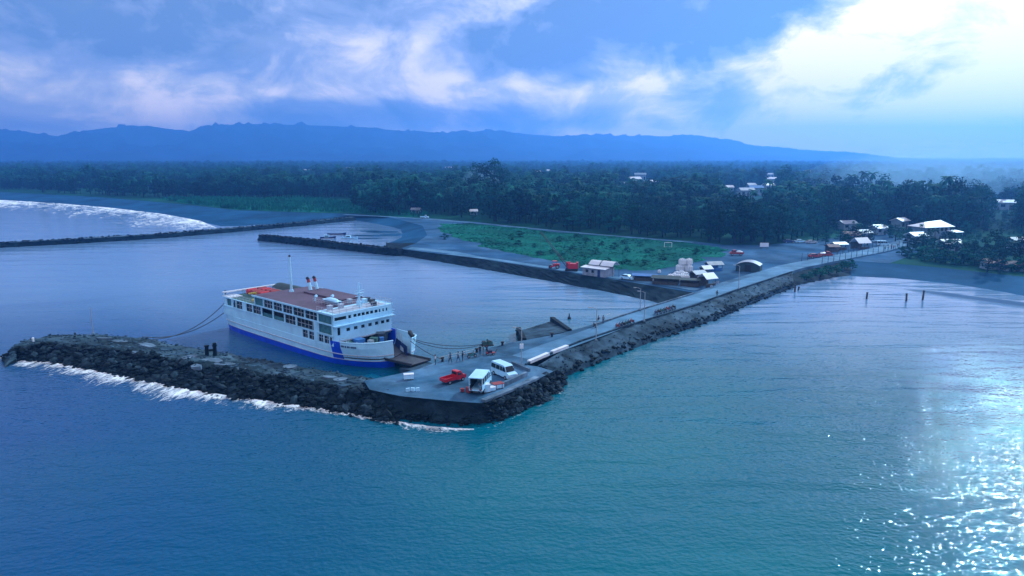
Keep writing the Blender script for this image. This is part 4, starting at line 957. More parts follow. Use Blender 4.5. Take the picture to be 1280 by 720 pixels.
person('person in grey shirt walking beside one in dark clothes', at(573, 452, DZ), R(170), 'walk', 'cloth_grey', 'cloth_navy')
person('person in black clothes standing with arms forward by the walkers', at(578, 451.5, DZ), R(20), 'reach', 'cloth_black', 'cloth_black')
person('person in a black shirt standing close to the one in teal', at(600, 443.5, DZ), R(-60), 'stand', 'cloth_black', 'cloth_navy')
person('person in a teal shirt standing by the red handcart', at(604, 443.5, DZ), R(10), 'stand', 'cloth_teal', 'cloth_grey')
person('person in dark navy leaning over the red handcart', at(608.5, 443, DZ), R(100), 'reach', 'cloth_navy', 'cloth_black')
person('person in black clothes walking where the yard meets the causeway', at(896, 371.5, DZ), R(40), 'walk', 'cloth_black', 'cloth_black')
person('person in navy sitting on the causeway edge block above the basin', at(748, 405, DZ - .2), R(120), 'sit', 'cloth_navy', 'cloth_grey')
person('person in a grey shirt standing next to the one sitting on the causeway edge', at(754, 404.5, DZ), R(100), 'stand', 'cloth_grey', 'cloth_navy')
t = thing('handcart', 'low red handcart loaded with a box beside people on the quay', 'cart', at(613, 443.5, DZ), R(10))
MB().bx(-.8, .8, -.4, .4, .35, .45).build('platform', M['redold'], t); MB().bx(-.4, .3, -.3, .3, .45, .85).build('box_load', M['cloth_navy'], t)
for x_ in (-.5, .5):
    for y_ in (-.42, .42): wheel(t, x_, y_, .2, .06)
MB().tube([(.8, -.2, .42), (1.2, -.2, 1.0), (1.2, .2, 1.0), (.8, .2, .42)], .03).build('handle', M['steel'], t)
def make_motorcycle(label, loc, rz, paint, group):
    t = thing('motorcycle', label, 'motorcycle', loc, rz, group)
    for x_ in (-.62, .62):
        o = MB().cyl((0, -.05, 0), (0, .05, 0), .29, .29, 14).build('wheel', M['black'], t); o.location = (x_, 0, .29); MB().cyl((0, -.06, 0), (0, .06, 0), .17, .17, 10).build('rim', M['galv'], o)
    MB().side([(-.7, .6), (-.35, .3), (.2, .3), (.35, .55), (.42, .85), (.2, .78), (-.1, .62), (-.5, .72)], .22).build('body', M[paint], t)
    MB().side([(-.75, .74), (-.05, .7), (0, .78), (-.75, .83)], .26).build('seat', M['black'], t)
    MB().cyl((.62, 0, .3), (.40, 0, .98), .045, .04, 6).build('fork', M['steel'], t)
    MB().tube([(.32, -.32, 1.02), (.42, 0, .98), (.32, .32, 1.02)], .02).build('handlebar', M['steel'], t)
    MB().box((.52, 0, .86), (.1, .16, .14)).build('headlight', M['lamp'], t)
    return t
mc = 0
cols = ['redold', 'navy', 'black', 'cloth_teal', 'steel']
for (x0, y0, x1, y1, n_, where) in [(772, 410, 790, 404, 6, 'motorcycle in the first row parked along the causeway kerb'), (820, 393, 842, 386, 7, 'motorcycle in the farther row parked along the causeway kerb')]:
    for i in range(n_):
        q = at(lerp(x0, x1, i / (n_ - 1)), lerp(y0, y1, i / (n_ - 1)), DZ); make_motorcycle(where, q, R(110 + random.uniform(-10, 10)), cols[mc % 5], where.replace('motorcycle in', 'motorcycles in')); mc += 1
for x_, y_, a, l_ in [(590, 447, 30, 'motorcycle parked on the quay by the people'), (743, 409, 100, 'dark motorcycle beside the person sitting on the causeway edge')]:
    make_motorcycle(l_, at(x_, y_, DZ), R(a), cols[mc % 5], None); mc += 1
t = thing('quay_winch', 'dark mooring winch with rope coils at the quay edge', 'winch', at(609, 432.2, DZ), R(20))
MB().bx(-1.1, 1.1, -.5, .5, 0, .25).build('base', M['steel'], t); MB().cyl((-.6, -.35, .6), (-.6, .35, .6), .38, .38, 12).build('drum', M['rope'], t); MB().cyl((.5, -.35, .6), (.5, .35, .6), .38, .38, 12).build('drum', M['rope'], t)
MB().bx(-.1, .1, -.1, .1, .25, 1.3).bx(-1.0, -.2, -.45, -.36, .25, .8).bx(.1, .9, -.45, -.36, .25, .8).build('frame', M['greentarp'], t)
def low_rail(label, p0, p1):
    a, c = at(*p0, DZ), at(*p1, DZ); t = thing('handrail', label, 'railing', a, math.atan2(c.y - a.y, c.x - a.x)); ln = (c - a).length; k = max(2, int(ln / 1.5))
    for i in range(k + 1): MB().cyl((ln * i / k, 0, 0), (ln * i / k, 0, .9), .05, .05, 6).build('post', M['galv'], t)
    for z_ in (.5, .9): MB().cyl((0, 0, z_), (ln, 0, z_), .035, .035, 6).build('rail', M['galv'], t)
low_rail('short pipe handrail along the quay edge beside the landing', (550, 453), (592, 443))
# quay fenders and clutter along the quay edge
for x_, y_ in [(553, 451), (596, 439.5), (628, 431), (690, 420)]:
    t = thing('mooring_bollard', 'squat black mooring bollard on the quay edge', 'bollard', at(x_, y_ + .8, DZ), 0, 'bollards along the quay edge')
    MB().cyl((0, 0, 0), (0, 0, .55), .22, .2, 12).build('post', M['black'], t); MB().cyl((0, 0, .55), (0, 0, .75), .34, .3, 12).build('cap', M['black'], t)
# lamp posts along the causeway
def lamp_post(p, label, hgt=6.2, box=True, z=DZ):
    t = thing('lamp_post', label, 'lamp post', at(*p, z), 0, 'lamp posts along the causeway')
    MB().cyl((0, 0, 0), (0, 0, hgt), .11, .06, 8).build('pole', M['galv'], t); MB().bx(-.25, .25, -.25, .25, 0, .3).build('footing', M['slab'], t)
    MB().tube([(0, 0, hgt - .1), (-.5, .3, hgt + .15), (-1.0, .6, hgt + .15)], .04).build('arm', M['galv'], t); MB().box((-1.15, .7, hgt + .12), (.6, .25, .12), 2.6).build('lamp_head', M['galv'], t)
    if box: MB().bx(-.3, .3, -.14, .14, hgt * .48, hgt * .48 + .75).build('control_box', M['whiteroof'], t)
lamp_post((652, 457.5), 'lamp post with a white box halfway up beside the white parapet')
lamp_post((745, 427), 'lamp post on the kerb past the white parapet', box=False)
lamp_post((805, 402), 'lamp post beside the parked motorcycles', box=False)
lamp_post((923, 362), 'lamp post where the causeway meets the land', box=False)
lamp_post((800, 388.5), 'short lamp post on the basin side of the causeway', 5.0, False)
# marks on the breakwater
t = thing('marker_mast', 'tall thin pale mast standing on the breakwater arm', 'mast', at(116.5, 418, 1.9)); MB().cyl((0, 0, 0), (0, 0, 5.4), .09, .05, 8).build('pole', M['galv'], t); MB().cyl((0, 0, -.3), (0, 0, .35), .4, .3, 8).build('base', M['slab'], t)
t = thing('marker_post', 'short white post on the tip of the breakwater arm', 'post', at(42, 430.5, 1.5)); MB().cyl((0, 0, -.5), (0, 0, 1.2), .22, .18, 8).build('shaft', M['whiteroof'], t); MB().cyl((0, 0, 1.2), (0, 0, 1.35), .26, .1, 8).build('cap', M['whiteroof'], t)
t = thing('mooring_posts', 'pair of stout dark mooring posts on the breakwater beside the ferry', 'mooring post', at(263, 443.5, 2.0), R(15))
for x_ in (-.55, .75): MB().cyl((x_, 0, -.5), (x_ + .05, 0, 2.1 if x_ > 0 else 1.7), .34, .30, 10).cyl((x_ + .05, 0, 1.55), (x_ + .05, 0, 1.75), .42, .42, 10).build('post', M['rock'], t)
MB().bx(-.6, .8, -.12, .12, .7, 1.0).build('crossbar', M['rock'], t)
for i, (x_, y_, h_, a) in enumerate([(1083, 373.5, 1.6, .1), (1133, 376.5, 1.9, -.12), (1153, 375, 2.4, .15), (993.5, 365, 1.9, 0), (997, 363, .9, .3)]):
    t = thing('mooring_pile', 'dark weathered timber pile standing in the shallow water off the beach', 'pile', at(x_, y_, 0), 0, 'timber piles off the beach')
    MB().cyl((0, 0, -1.2), (a, 0, h_), .26, .22, 9).build('shaft', M['wood'], t); MB().cyl((a, 0, h_ - .02), (a, 0, h_ + .12), .3, .26, 9).build('head', M['rock'], t)
t = thing('channel_buoy', 'tiny dark buoy afloat in the basin off the boat ramp', 'buoy', at(711.5, 398.5, 0)); MB().cyl((0, 0, -.3), (0, 0, .35), .4, .4, 10).build('float', M['black'], t); MB().cyl((0, 0, .35), (0, 0, 1.3), .2, .06, 8).build('topmark', M['black'], t)

# ------------------------------------------------------------------ yard: crane, huts, sacks, vehicles
YZ = LZ + 0.06
t = thing('crawler_crane', 'red crawler crane with a long raised lattice boom at the grass edge', 'crane', at(714.5, 338.5, YZ), R(172))
for s_ in (-1, 1): MB().side([(-1.9, .15), (-1.5, 0), (1.5, 0), (1.9, .15), (1.9, .6), (1.5, .75), (-1.5, .75), (-1.9, .6)], .5).build('track', M['black'], t).location = (0, s_ * .95, 0)
MB().bx(-1.8, 1.1, -1.05, 1.05, .8, 2.3).bx(-2.0, -1.4, -.9, .9, .95, 2.7).build('machine_house', M['red'], t)
cb = MB().bx(.4, 1.7, -1.15, -.2, .9, 2.6).build('cab', M['red'], t); MB().bx(1.68, 1.72, -1.08, -.27, 1.6, 2.45).bx(.6, 1.5, -1.18, -1.14, 1.6, 2.45).build('window', M['glass'], cb)
bo = MB(); bt = Vector((9.6, 0, 11.8)); b0 = Vector((1.2, 0, 1.2)); up = (bt - b0).normalized(); sd = Vector((0, 1, 0)); ot = up.cross(sd)
for a, c in ((-1, -1), (-1, 1), (1, -1), (1, 1)):
    bo.cyl(b0 + sd * a * .35 + ot * c * .35, bt + sd * a * .15 + ot * c * .15, .07, .05, 5)
for i in range(16):
    p, q = b0.lerp(bt, i / 16), b0.lerp(bt, (i + 1) / 16); k = lerp(.35, .15, i / 16)
    for c in (-1, 1): bo.cyl(p + sd * k + ot * c * k, q - sd * k + ot * c * k, .035, .035, 4); bo.cyl(p + ot * k + sd * c * k, q - ot * k + sd * c * k, .035, .035, 4)
bo.build('lattice_boom', M['steel'], t); MB().tube([(-1.6, 0, 2.7), (-.4, 0, 4.4), tuple(bt)], .04, 4).cyl((-.4, -.3, 2.2), (-.4, 0, 4.4), .07, .07, 5).build('stay_cable', M['steel'], t)
MB().cyl(bt, bt - Vector((0, 0, 6.5)), .03, .03, 4).box(tuple(bt - Vector((0, 0, 6.8))), (.3, .25, .6)).build('hoist_hook', M['steel'], t)
t = thing('road_roller', 'small red road roller parked beside the red crane', 'roller', at(692.5, 335.5, YZ), R(175))
MB().cyl((1.1, -.8, .6), (1.1, .8, .6), .6, .6, 18).build('drum', M['steel'], t)
MB().bx(-1.7, .3, -.7, .7, .7, 1.5).bx(.2, 1.2, -.9, -.8, .5, .8).bx(.2, 1.2, .8, .9, .5, .8).build('body', M['red'], t); MB().bx(-.9, .5, -.75, .75, 2.3, 2.4).build('canopy', M['red'], t)
for x_ in (-.8, .4):
    for y_ in (-.65, .65): MB().cyl((x_, y_, 1.4), (x_, y_, 2.3), .05, .05, 5).build('canopy_post', M['redold'], t)
for y_ in (-.75, .75): wheel(t, -1.1, y_, .62, .4)
# site office: two white awnings over a low grey building
def gable(b, x0, x1, y0, y1, ze, zr, mi=0, th=.12, ov=.35):
    ym = (y0 + y1) / 2
    for s_ in (-1, 1):
        ye = ym + s_ * ((y1 - y0) / 2 + ov); zz = ze - ov * (zr - ze) / ((y1 - y0) / 2)
        P = [(x0 - ov, ye, zz), (x1 + ov, ye, zz), (x1 + ov, ym, zr), (x0 - ov, ym, zr)]
        b.hexa(P + [(p[0], p[1], p[2] + th) for p in P], mi)
    return b
SO = facing((735, 345), (766, 349), YZ)
t = thing('site_office', 'grey site office with two white awning roofs beside the grass field', 'building', at(747, 344.5, YZ), SO)
wall_grid('y', -4.2, 3.6, 0, 2.3, [(-3.2, -2.2, .9, 1.8), (-1.2, -.2, .9, 1.8), (.9, 1.9, 0, 2.0)], -1.6, .12, M['greyroof'], t, 'wall')
MB().bx(-4.2, -4.08, -1.48, 3.2, 0, 2.3).build('wall', M['greyroof'], t); MB().bx(3.48, 3.6, -1.48, 3.2, 0, 2.3).build('wall', M['greyroof'], t); MB().bx(-4.2, 3.6, 3.2, 3.32, 0, 2.6).build('wall', M['greyroof'], t)
for a, c in ((-3.2, -2.2), (-1.2, -.2)): MB().bx(a, c, -1.5, -1.46, .9, 1.8).build('window', M['glass'], t)
MB().bx(.9, 1.9, -1.5, -1.45, 0, 2.0).build('door', M['navy'], t)
MB().add([(-4.6, -2.2, 2.3), (4.0, -2.2, 2.3), (4.0, .4, 2.6), (-4.6, .4, 2.6), (-4.6, -2.2, 2.42), (4.0, -2.2, 2.42), (4.0, .4, 2.72), (-4.6, .4, 2.72)], [(3, 2, 1, 0), (4, 5, 6, 7), (0, 1, 5, 4), (1, 2, 6, 5), (2, 3, 7, 6), (3, 0, 4, 7)]).build('porch_roof', M['whiteroof'], t)
for (x0, x1, zr) in ((-3.4, .2, 4.1), (.6, 4.9, 4.2)):
    b = MB(); K = 8
    for i in range(K):
        q = lambda a: (lerp(.2, 4.0, a), 3.0 + (zr - 3.0) * math.sin(math.pi * a)); (y0, z0), (y1, z1) = q(i / K), q((i + 1) / K)
        b.hexa([(x0, y0, z0), (x1, y0, z0), (x1, y1, z1), (x0, y1, z1), (x0, y0, z0 + .1), (x1, y0, z0 + .1), (x1, y1, z1 + .1), (x0, y1, z1 + .1)])
    aw = b.build('awning', M['whiteroof'], t)
    for x_ in (x0 + .1, x1 - .1):
        for y_ in (.3, 3.9): MB().cyl((x_, y_, 0), (x_, y_, 3.1), .06, .06, 5).build('awning_post', M['steel'], t)
make_car('white hatchback parked on the quay track by the basin', at(784.5, 349.5, YZ), facing((778, 349), (792, 351), YZ), 'white')
make_pickup('red truck with a white loaded bed at the edge of the grass field', at(920, 319, YZ), R(170), 'redold', load=True)
# bulk sacks and stalls
random.seed(11)
def sack(p, s, label, z=YZ):
    o = thing('bulk_sack', label, 'sack', at(*p, z), random.uniform(0, 6), 'white bulk sacks in the yard')
    bm = bmesh.new(); bmesh.ops.create_cube(bm, size=1); bmesh.ops.bevel(bm, geom=bm.edges[:], offset=.16, segments=2, affect='EDGES')
    for v in bm.verts: v.co = Vector((v.co.x * s, v.co.y * s, (v.co.z + .5) * s * .95)) * (1 + .06 * mnoise.noise(v.co * 3 + Vector((p[0], 0, 0))))
    me = bpy.data.meshes.new('sack_body'); bm.to_mesh(me); bm.free(); me.materials.append(M['sack']); link('sack_body', me, o)
    MB().cyl((0, 0, s * .93), (0, 0, s * 1.08), s * .18, s * .07, 8).build('tied_neck', M['sack'], o)
    for a in (-1, 1): MB().tube([(a * s * .35, -.2 * s, s * .9), (a * s * .38, 0, s * 1.12), (a * s * .35, .2 * s, s * .9)], .03, 4).build('lifting_loop', M['bluetarp'], o)
for x_, y_, s in [(838, 350, 1.7), (843, 349, 1.7), (848, 351, 1.8), (853, 349.5, 1.7), (858, 351.5, 1.8), (846, 346, 1.6), (852, 345.5, 1.7), (857, 347, 1.6)]: sack((x_, y_), s, 'white bulk sack standing in the low heap beside the dark stalls')
for x_, y_, s in [(850, 339, 2.1), (855.5, 338.5, 2.2), (861, 339.5, 2.0)]: sack((x_, y_), s, 'big white bulk sack at the foot of the tall heap')
pz = at(853, 339, YZ); 
for k, (dx, s) in enumerate(((0.2, 1.9), (2.2, 1.9))):
    sack((853, 339), s, 'big white bulk sack on top of the tall heap'); o = [q for q in C.objects if q.name.startswith('bulk_sack')][-1]
    o.location = (pz.x + dx - .3, pz.y + .1, YZ + 1.98)
for x_, y_, s in [(872, 346, 1.6), (878, 345, 1.5), (818, 352, 1.0), (824, 341, .9)]: sack((x_, y_), s, 'loose white bulk sack on the dirt between the stalls')
def stall(label, p, rz, lx, ly, h_, roofm, wallm='wood', name='market_stall', group=None, open_=True, zr=.7, z=YZ):
    t = thing(name, label, 'stall', at(*p, z), rz, group)
    for x_ in (-lx / 2 + .1, lx / 2 - .1):
        for y_ in (-ly / 2 + .1, ly / 2 - .1): MB().cyl((x_, y_, 0), (x_, y_, h_ + .05), .07, .07, 6).build('post', M['wood'], t)
    gable(MB(), -lx / 2, lx / 2, -ly / 2, ly / 2, h_, h_ + zr).build('roof', M[roofm], t)
    MB().bx(-lx / 2 + .15, lx / 2 - .15, ly / 2 - .2, ly / 2 - .12, 0, h_ - .05).build('back_wall', M[wallm], t)
    MB().bx(-lx / 2 + .2, lx / 2 - .2, -ly / 2 + .2, -ly / 2 + .6, 0, .9).build('counter', M[wallm], t)
    return t
stall('stall with a white peaked tent roof beside the junction', (884, 358), R(28), 3.4, 3.0, 2.5, 'whiteroof', zr=1.1)
stall('stall with a grey-blue roof behind the white tent stall', (872, 352), R(25), 3.6, 2.8, 2.4, 'greyroof')
stall('dark stall under a sagging green tarpaulin next to the sacks', (832, 355), R(-18), 7.0, 3.4, 1.8, 'darktarp', zr=.5)
stall('low stall with a dark tarpaulin roof facing the causeway junction', (862, 357.5), R(-14), 5.0, 2.6, 1.8, 'darktarp', zr=.3)
stall('long stall with a pale blue tarpaulin roof along the quay track', (806, 350.5), R(-16), 6.5, 2.6, 1.5, 'bluetarp', zr=.35)
stall('small stall with pale grey roof behind the heap of sacks', (892, 338), R(15), 4.6, 2.6, 2.0, 'greyroof', 'bluetarp')
stall('little stall with a white flat roof behind the grey-blue one', (882, 343.5), R(20), 2.6, 2.4, 2.0, 'whiteroof')
for i, (x_, y_) in enumerate([(893, 356), (897, 355), (889, 360.5)]):
    t = thing('oil_drum', 'pale blue steel drum beside the white tent stall', 'drum', at(x_, y_, YZ), 0, 'drums beside the tent stall'); MB().cyl((0, 0, 0), (0, 0, .9), .32, .32, 14).build('barrel', M['palegrey'], t)
    for z_ in (.02, .3, .6, .88): MB().cyl((0, 0, z_ - .02), (0, 0, z_ + .02), .34, .34, 14).build('hoop', M['galv'], t)
# dark arched shed
t = thing('storage_shed', 'long low dark green shed with a pale arched roof edge in the yard', 'shed', at(936, 338.5, YZ), R(-28))
b = MB(); rf_ = MB(); K = 10; lx = 7.0
for i in range(K):
    q = lambda a: (lerp(-lx / 2, lx / 2, a), 1.5 + 1.5 * (math.sin(math.pi * (a * .86 + .07)) ** .8)); (x0, z0), (x1, z1) = q(i / K), q((i + 1) / K)
    b.hexa([(x0, -2.2, 0), (x1, -2.2, 0), (x1, 2.2, 0), (x0, 2.2, 0), (x0, -2.2, z0), (x1, -2.2, z1), (x1, 2.2, z1), (x0, 2.2, z0)])
    rf_.hexa([(x0, -2.5, z0), (x1, -2.5, z1), (x1, 2.5, z1), (x0, 2.5, z0), (x0, -2.5, z0 + .12), (x1, -2.5, z1 + .12), (x1, 2.5, z1 + .12), (x0, 2.5, z0 + .12)])
b.build('wall', M['darktarp'], t, fix=True); rf_.build('roof', M['greyroof'], t)
MB().bx(-.9, .9, -2.24, -2.18, 0, 2.1).build('door', M['black'], t)
t = thing('sign_board', 'blank white sign board on two posts before the dark trees', 'sign', at(955, 312.5, YZ), R(-4)); MB().bx(-1.6, 1.6, -.05, .05, 1.2, 2.7).build('board', M['whiteroof'], t)
for x_ in (-1.1, 1.1): MB().cyl((x_, .1, 0), (x_, .1, 2.5), .07, .07, 6).build('post', M['wood'], t)
t = thing('pipe_frame', 'small white pipe frame at the back of the grass field', 'frame', at(835, 309, YZ), R(-8)); MB().tube([(-1.4, 0, 0), (-1.4, 0, 1.8), (1.4, 0, 1.8), (1.4, 0, 0)], .1, 6).build('frame', M['whiteroof'], t); MB().tube([(-1.4, 0, 1.8), (-1.4, 1, 0), (1.4, 1, 0), (1.4, 0, 1.8)], .06, 6).build('stay', M['whiteroof'], t)
make_pickup('white pickup parked among the trees at the bend of the coast road', at(531, 273, YZ), R(-10), 'white')
# fence posts along the road into the village
for side_, lab in ((3.4, 'bamboo fence post on the landward side of the village road'), (-3.4, 'bamboo fence post on the seaward side of the village road')):
    for i in range(17):
        q = rp[9 + i]; d = (rp[10 + i] - rp[8 + i]).normalized(); nn = Vector((-d.y, d.x, 0)); p = q + nn * side_
        t = thing('fence_post', lab, 'post', (p.x, p.y, DZ), 0, 'fence posts along the village road'); h_ = random.uniform(1.8, 2.9)
        MB().cyl((0, 0, -.2), (random.uniform(-.1, .1), 0, h_), .09, .07, 6).build('pole', M['wood'], t); MB().cyl((0, 0, .9), (0, 0, 1.02), .12, .12, 6).build('rope_tie', M['rope'], t)
make_car('dark red car parked beside the village road', at(1018, 322, YZ), R(10), 'redold')
make_pickup('red tricycle-sized pickup with white load by the dark red car', at(1032, 321, YZ), R(8), 'redold', load=True)
make_car('white car in the lot before the village trees', at(1000, 303.5, YZ), R(5), 'white'); make_car('pale grey car in the lot before the village trees', at(1014, 304.5, YZ), R(8), 'palegrey')
make_car('navy car in the lot before the village trees', at(986, 303.5, YZ), R(0), 'navy')
make_van('white minibus standing at the village end of the road', at(1103, 307.5, YZ), R(-5)); make_car('white car under the trees where the road enters the village', at(1088, 303, YZ), R(0), 'white')
stall('village stall with a white awning roof beside the road fence', (1048, 312), R(12), 5.0, 3.4, 2.2, 'whiteroof', zr=.6)
stall('village stall with a big white tent roof past the awning stall', (1075, 311), R(20), 5.6, 4.0, 2.6, 'whiteroof', zr=1.6)
stall('village stall with a rusty roof behind the dark red car', (1040, 314.5), R(5), 4.0, 3, 2, 'rustroof')
for x_, y_, sh, r_ in [(1110, 312.5, 'cloth_white', 30), (1114, 311, 'cloth_grey', 200), (1117, 312, 'cloth_red', 100), (1122, 309.5, 'cloth_navy', 250), (1106, 313.5, 'cloth_teal', 60)]:
    person('person in a %s shirt on the road where it enters the village' % sh[6:], at(x_, y_, DZ + .02), R(r_), random.choice(['stand', 'walk']), sh, 'cloth_navy')

# ------------------------------------------------------------------ boats in the pond
def boat(label, p, rz, m, l_=6.0, cabin=True, z=0.0):
    t = thing('fishing_boat', label, 'boat', at(*p, z), rz); b = MB()
    xs = [-l_ / 2, -l_ * .35, 0, l_ * .3, l_ / 2]; hw = [.5, .75, .85, .6, .05]; zt = [.75, .65, .6, .75, 1.15]
    for i in range(4):
        a, c = i, i + 1
        for s_ in (-1, 1): b.add([(xs[a], s_ * hw[a] * .5, -.25), (xs[c], s_ * hw[c] * .5, -.2), (xs[c], s_ * hw[c], zt[c]), (xs[a], s_ * hw[a], zt[a])], [(0, 1, 2, 3)])
        b.add([(xs[a], -hw[a] * .95, zt[a] - .2), (xs[c], -hw[c] * .95, zt[c] - .2), (xs[c], hw[c] * .95, zt[c] - .2), (xs[a], hw[a] * .95, zt[a] - .2)], [(0, 1, 2, 3)])
        b.add([(xs[a], -hw[a] * .5, -.25), (xs[c], -hw[c] * .5, -.2), (xs[c], hw[c] * .5, -.2), (xs[a], hw[a] * .5, -.25)], [(0, 1, 2, 3)])
    b.add([(xs[0], -.5, .75), (xs[0], .5, .75), (xs[0], .25, -.25), (xs[0], -.25, -.25)], [(0, 1, 2, 3)]); b.build('hull', M[m], t)
    if cabin: c_ = MB().bx(-1.6, .5, -.6, .6, .4, 1.5).bx(-1.8, .7, -.7, .7, 1.5, 1.58).build('cabin', M['white'], t); MB().bx(-1.3, .3, -.62, -.6, .9, 1.3).bx(-1.3, .3, .6, .62, .9, 1.3).build('window', M['glass'], c_)
    for s_ in (-1, 1):
        MB().cyl((-l_ * .4, s_ * 2.0, .1), (l_ * .4, s_ * 2.0, .15), .09, .07, 6).build('outrigger_float', M['whiteroof'], t)
        for x_ in (-1.2, 1.4): MB().cyl((x_, 0, .7), (x_, s_ * 2.0, .15), .05, .05, 5).build('outrigger_arm', M['wood'], t)
boat('dark navy outrigger boat moored behind the walled mole', (410, 298), R(10), 'navy', 7)
boat('low dark outrigger boat without cabin in the pond', (421, 293.5), R(0), 'navy', 9, False)
boat('white outrigger boat with cabin in the shallow pond', (437, 298.5), R(-8), 'white', 8)
# sand bars in the pond
for i, (x_, y_, lx, ly) in enumerate([(478, 290, 9, 3.4), (470, 294.5, 13, 2.6), (492, 293, 7, 3), (455, 298, 11, 1.8), (462, 289, 7, 1.8)]):
    p = at(x_, y_, 0); poly = [(p.x + math.cos(a * .524) * lx * random.uniform(.7, 1.1), p.y + math.sin(a * .524) * ly * random.uniform(.7, 1.1) * 1.6) for a in range(12)]
    o = MB().prism(poly, -.4, .07).build('sand_bar', M['sand']); struct(o)
struct(MB().prism([(q.x, q.y) for q in (at(508, 311.5, LZ), at(600, 321, LZ), at(572, 315, LZ), at(515, 309, LZ))], LZ + .05, LZ + .11).build('gravel_patch', M['road']))

# ------------------------------------------------------------------ vegetation
random.seed(23)
def leaf_quads(b, c, r, num, size, rnd):
    for _ in range(num):
        d = Vector((rnd.gauss(0, 1), rnd.gauss(0, 1), rnd.gauss(0, 1)))
        if d.length < 1e-3: continue
        d.normalize(); k = rnd.uniform(.55, 1.05)
        if d.z < -.35: d.z *= .4
        p = Vector((c[0] + d.x * r[0] * k, c[1] + d.y * r[1] * k, c[2] + d.z * r[2] * k))
        nrm = (d + Vector((rnd.gauss(0, .55), rnd.gauss(0, .55), rnd.gauss(0, .55) + .35))).normalized()
        u = nrm.orthogonal().normalized(); u = Matrix.Rotation(rnd.uniform(0, 6.3), 3, nrm) @ u; v = nrm.cross(u); s = size * rnd.uniform(.6, 1.3)
        o = len(b.v); w2 = s * .42
        b.v += [tuple(p - u * s * .5 - nrm * s * .1), tuple(p + v * w2), tuple(p + u * s * .5 - nrm * s * .1), tuple(p - v * w2)]; b.f.append((o, o + 1, o + 2, o + 3)); b.m.append(0)
def broadleaf(seed, hgt, spread, leaves, size, lobes):
    rnd = random.Random(seed); crown = MB(); trunk = MB(); fork = hgt * .38
    trunk.cyl((0, 0, -.4), (rnd.uniform(-.3, .3), 0, fork), hgt * .026 + .08, hgt * .017 + .04, 8)
    for i in range(lobes):
        a = 2.4 * i + rnd.uniform(-.4, .4); q = i / max(1, lobes - 1); rr = spread * (.62 * math.sin(math.pi * (.22 + .72 * q)) + .08) * rnd.uniform(.7, 1.1) if i < lobes - 1 else 0
        c = (math.cos(a) * rr, math.sin(a) * rr, lerp(hgt * .20, hgt * .86, q) + rnd.uniform(-.5, .5)); R_ = spread * rnd.uniform(.36, .52)
        leaf_quads(crown, c, (R_, R_, R_ * rnd.uniform(.6, .85)), leaves // lobes, size, rnd)
        if i % 2 == 0: trunk.cyl((0, 0, fork * .8), c, hgt * .012 + .03, .05, 5)
    return trunk, crown
def palm(seed, hgt, fr=16, fl=4.2, seg=5):
    rnd = random.Random(seed); trunk, crown = MB(), MB(); pts = []; bx_, by_ = rnd.uniform(-1.4, 1.4), rnd.uniform(-1.4, 1.4)
    for i in range(6): t = i / 5; pts.append((bx_ * t * t, by_ * t * t, hgt * t - (.4 if i == 0 else 0)))
    for i in range(5): trunk.cyl(pts[i], pts[i + 1], lerp(.26, .15, i / 5), lerp(.26, .15, (i + 1) / 5), 7)
    top = Vector(pts[-1])
    for i in range(fr):
        a = 2 * math.pi * i / fr + rnd.uniform(-.25, .25); el = rnd.uniform(-.35, 1.15); L_ = fl * rnd.uniform(.8, 1.1); d = Vector((math.cos(a), math.sin(a), 0)); sd_ = Vector((-d.y, d.x, 0)); prev = None
        for k in range(seg + 1):
            t = k / seg; p = top + d * (L_ * t * math.cos(el * (1 - t) - .6 * t)) + Vector((0, 0, L_ * (math.sin(el) * t - .75 * t * t))); w_ = .62 * math.sin(math.pi * (.12 + .82 * t)) + .05
            dr = Vector((0, 0, -w_ * .55)); cur = (p - sd_ * w_ + dr, p, p + sd_ * w_ + dr)
            if prev:
                o = len(crown.v); crown.v += [tuple(q) for q in prev + cur]; crown.f += [(o, o + 1, o + 4, o + 3), (o + 1, o + 2, o + 5, o + 4)]; crown.m += [0, 0]
            prev = cur
    return trunk, crown
TREES = []
for i in range(5):
    hg = [17, 20, 15, 22, 18][i]; a, c = broadleaf(i + 1, hg, hg * .36, 900, .95, 11)
    TREES.append(('broadleaf_tree', a.mesh('trunk', M['bark']), c.mesh('crown', M['leaf']), hg))
for i in range(3):
    hg = [17, 20, 14][i]; a, c = palm(i + 31, hg); TREES.append(('coconut_palm', a.mesh('trunk', M['bark']), c.mesh('crown', M['palm']), hg))
SHRUBS = []
for i in range(3):
    a, c = broadleaf(60 + i, 2.6, 1.5, 240, .42, 6); SHRUBS.append((a.mesh('stem', M['bark']), c.mesh('foliage', M['shrubleaf'])))
def full_mesh(a, c, name, m, trunkm):
    b = MB(); b.add(a.v, a.f, 1); b.add(c.v, c.f, 0); return b.mesh(name, [m, trunkm])
def source_collection(name, meshes):
    col = bpy.data.collections.new(name)
    for me in meshes: col.objects.link(bpy.data.objects.new(me.name, me))
    return col
mid = []
for i in range(4): hg = [17, 21, 15, 19][i]; mid.append(full_mesh(*broadleaf(80 + i, hg, hg * .4, 420, 1.35, 9), 'forest_tree', M['leaf'], M['bark']))
for i in range(3): mid.append(full_mesh(*palm(90 + i, [16, 20, 18][i], 13, 4.4, 4), 'forest_palm', M['palm'], M['bark']))
farm = []
for i in range(3): farm.append(full_mesh(*broadleaf(100 + i, 17, 9.5, 130, 3.6, 8), 'far_trees', M['leaf'], M['bark']))
near_col = source_collection('tree_sources_near', mid); far_col = source_collection('tree_sources_far', farm)

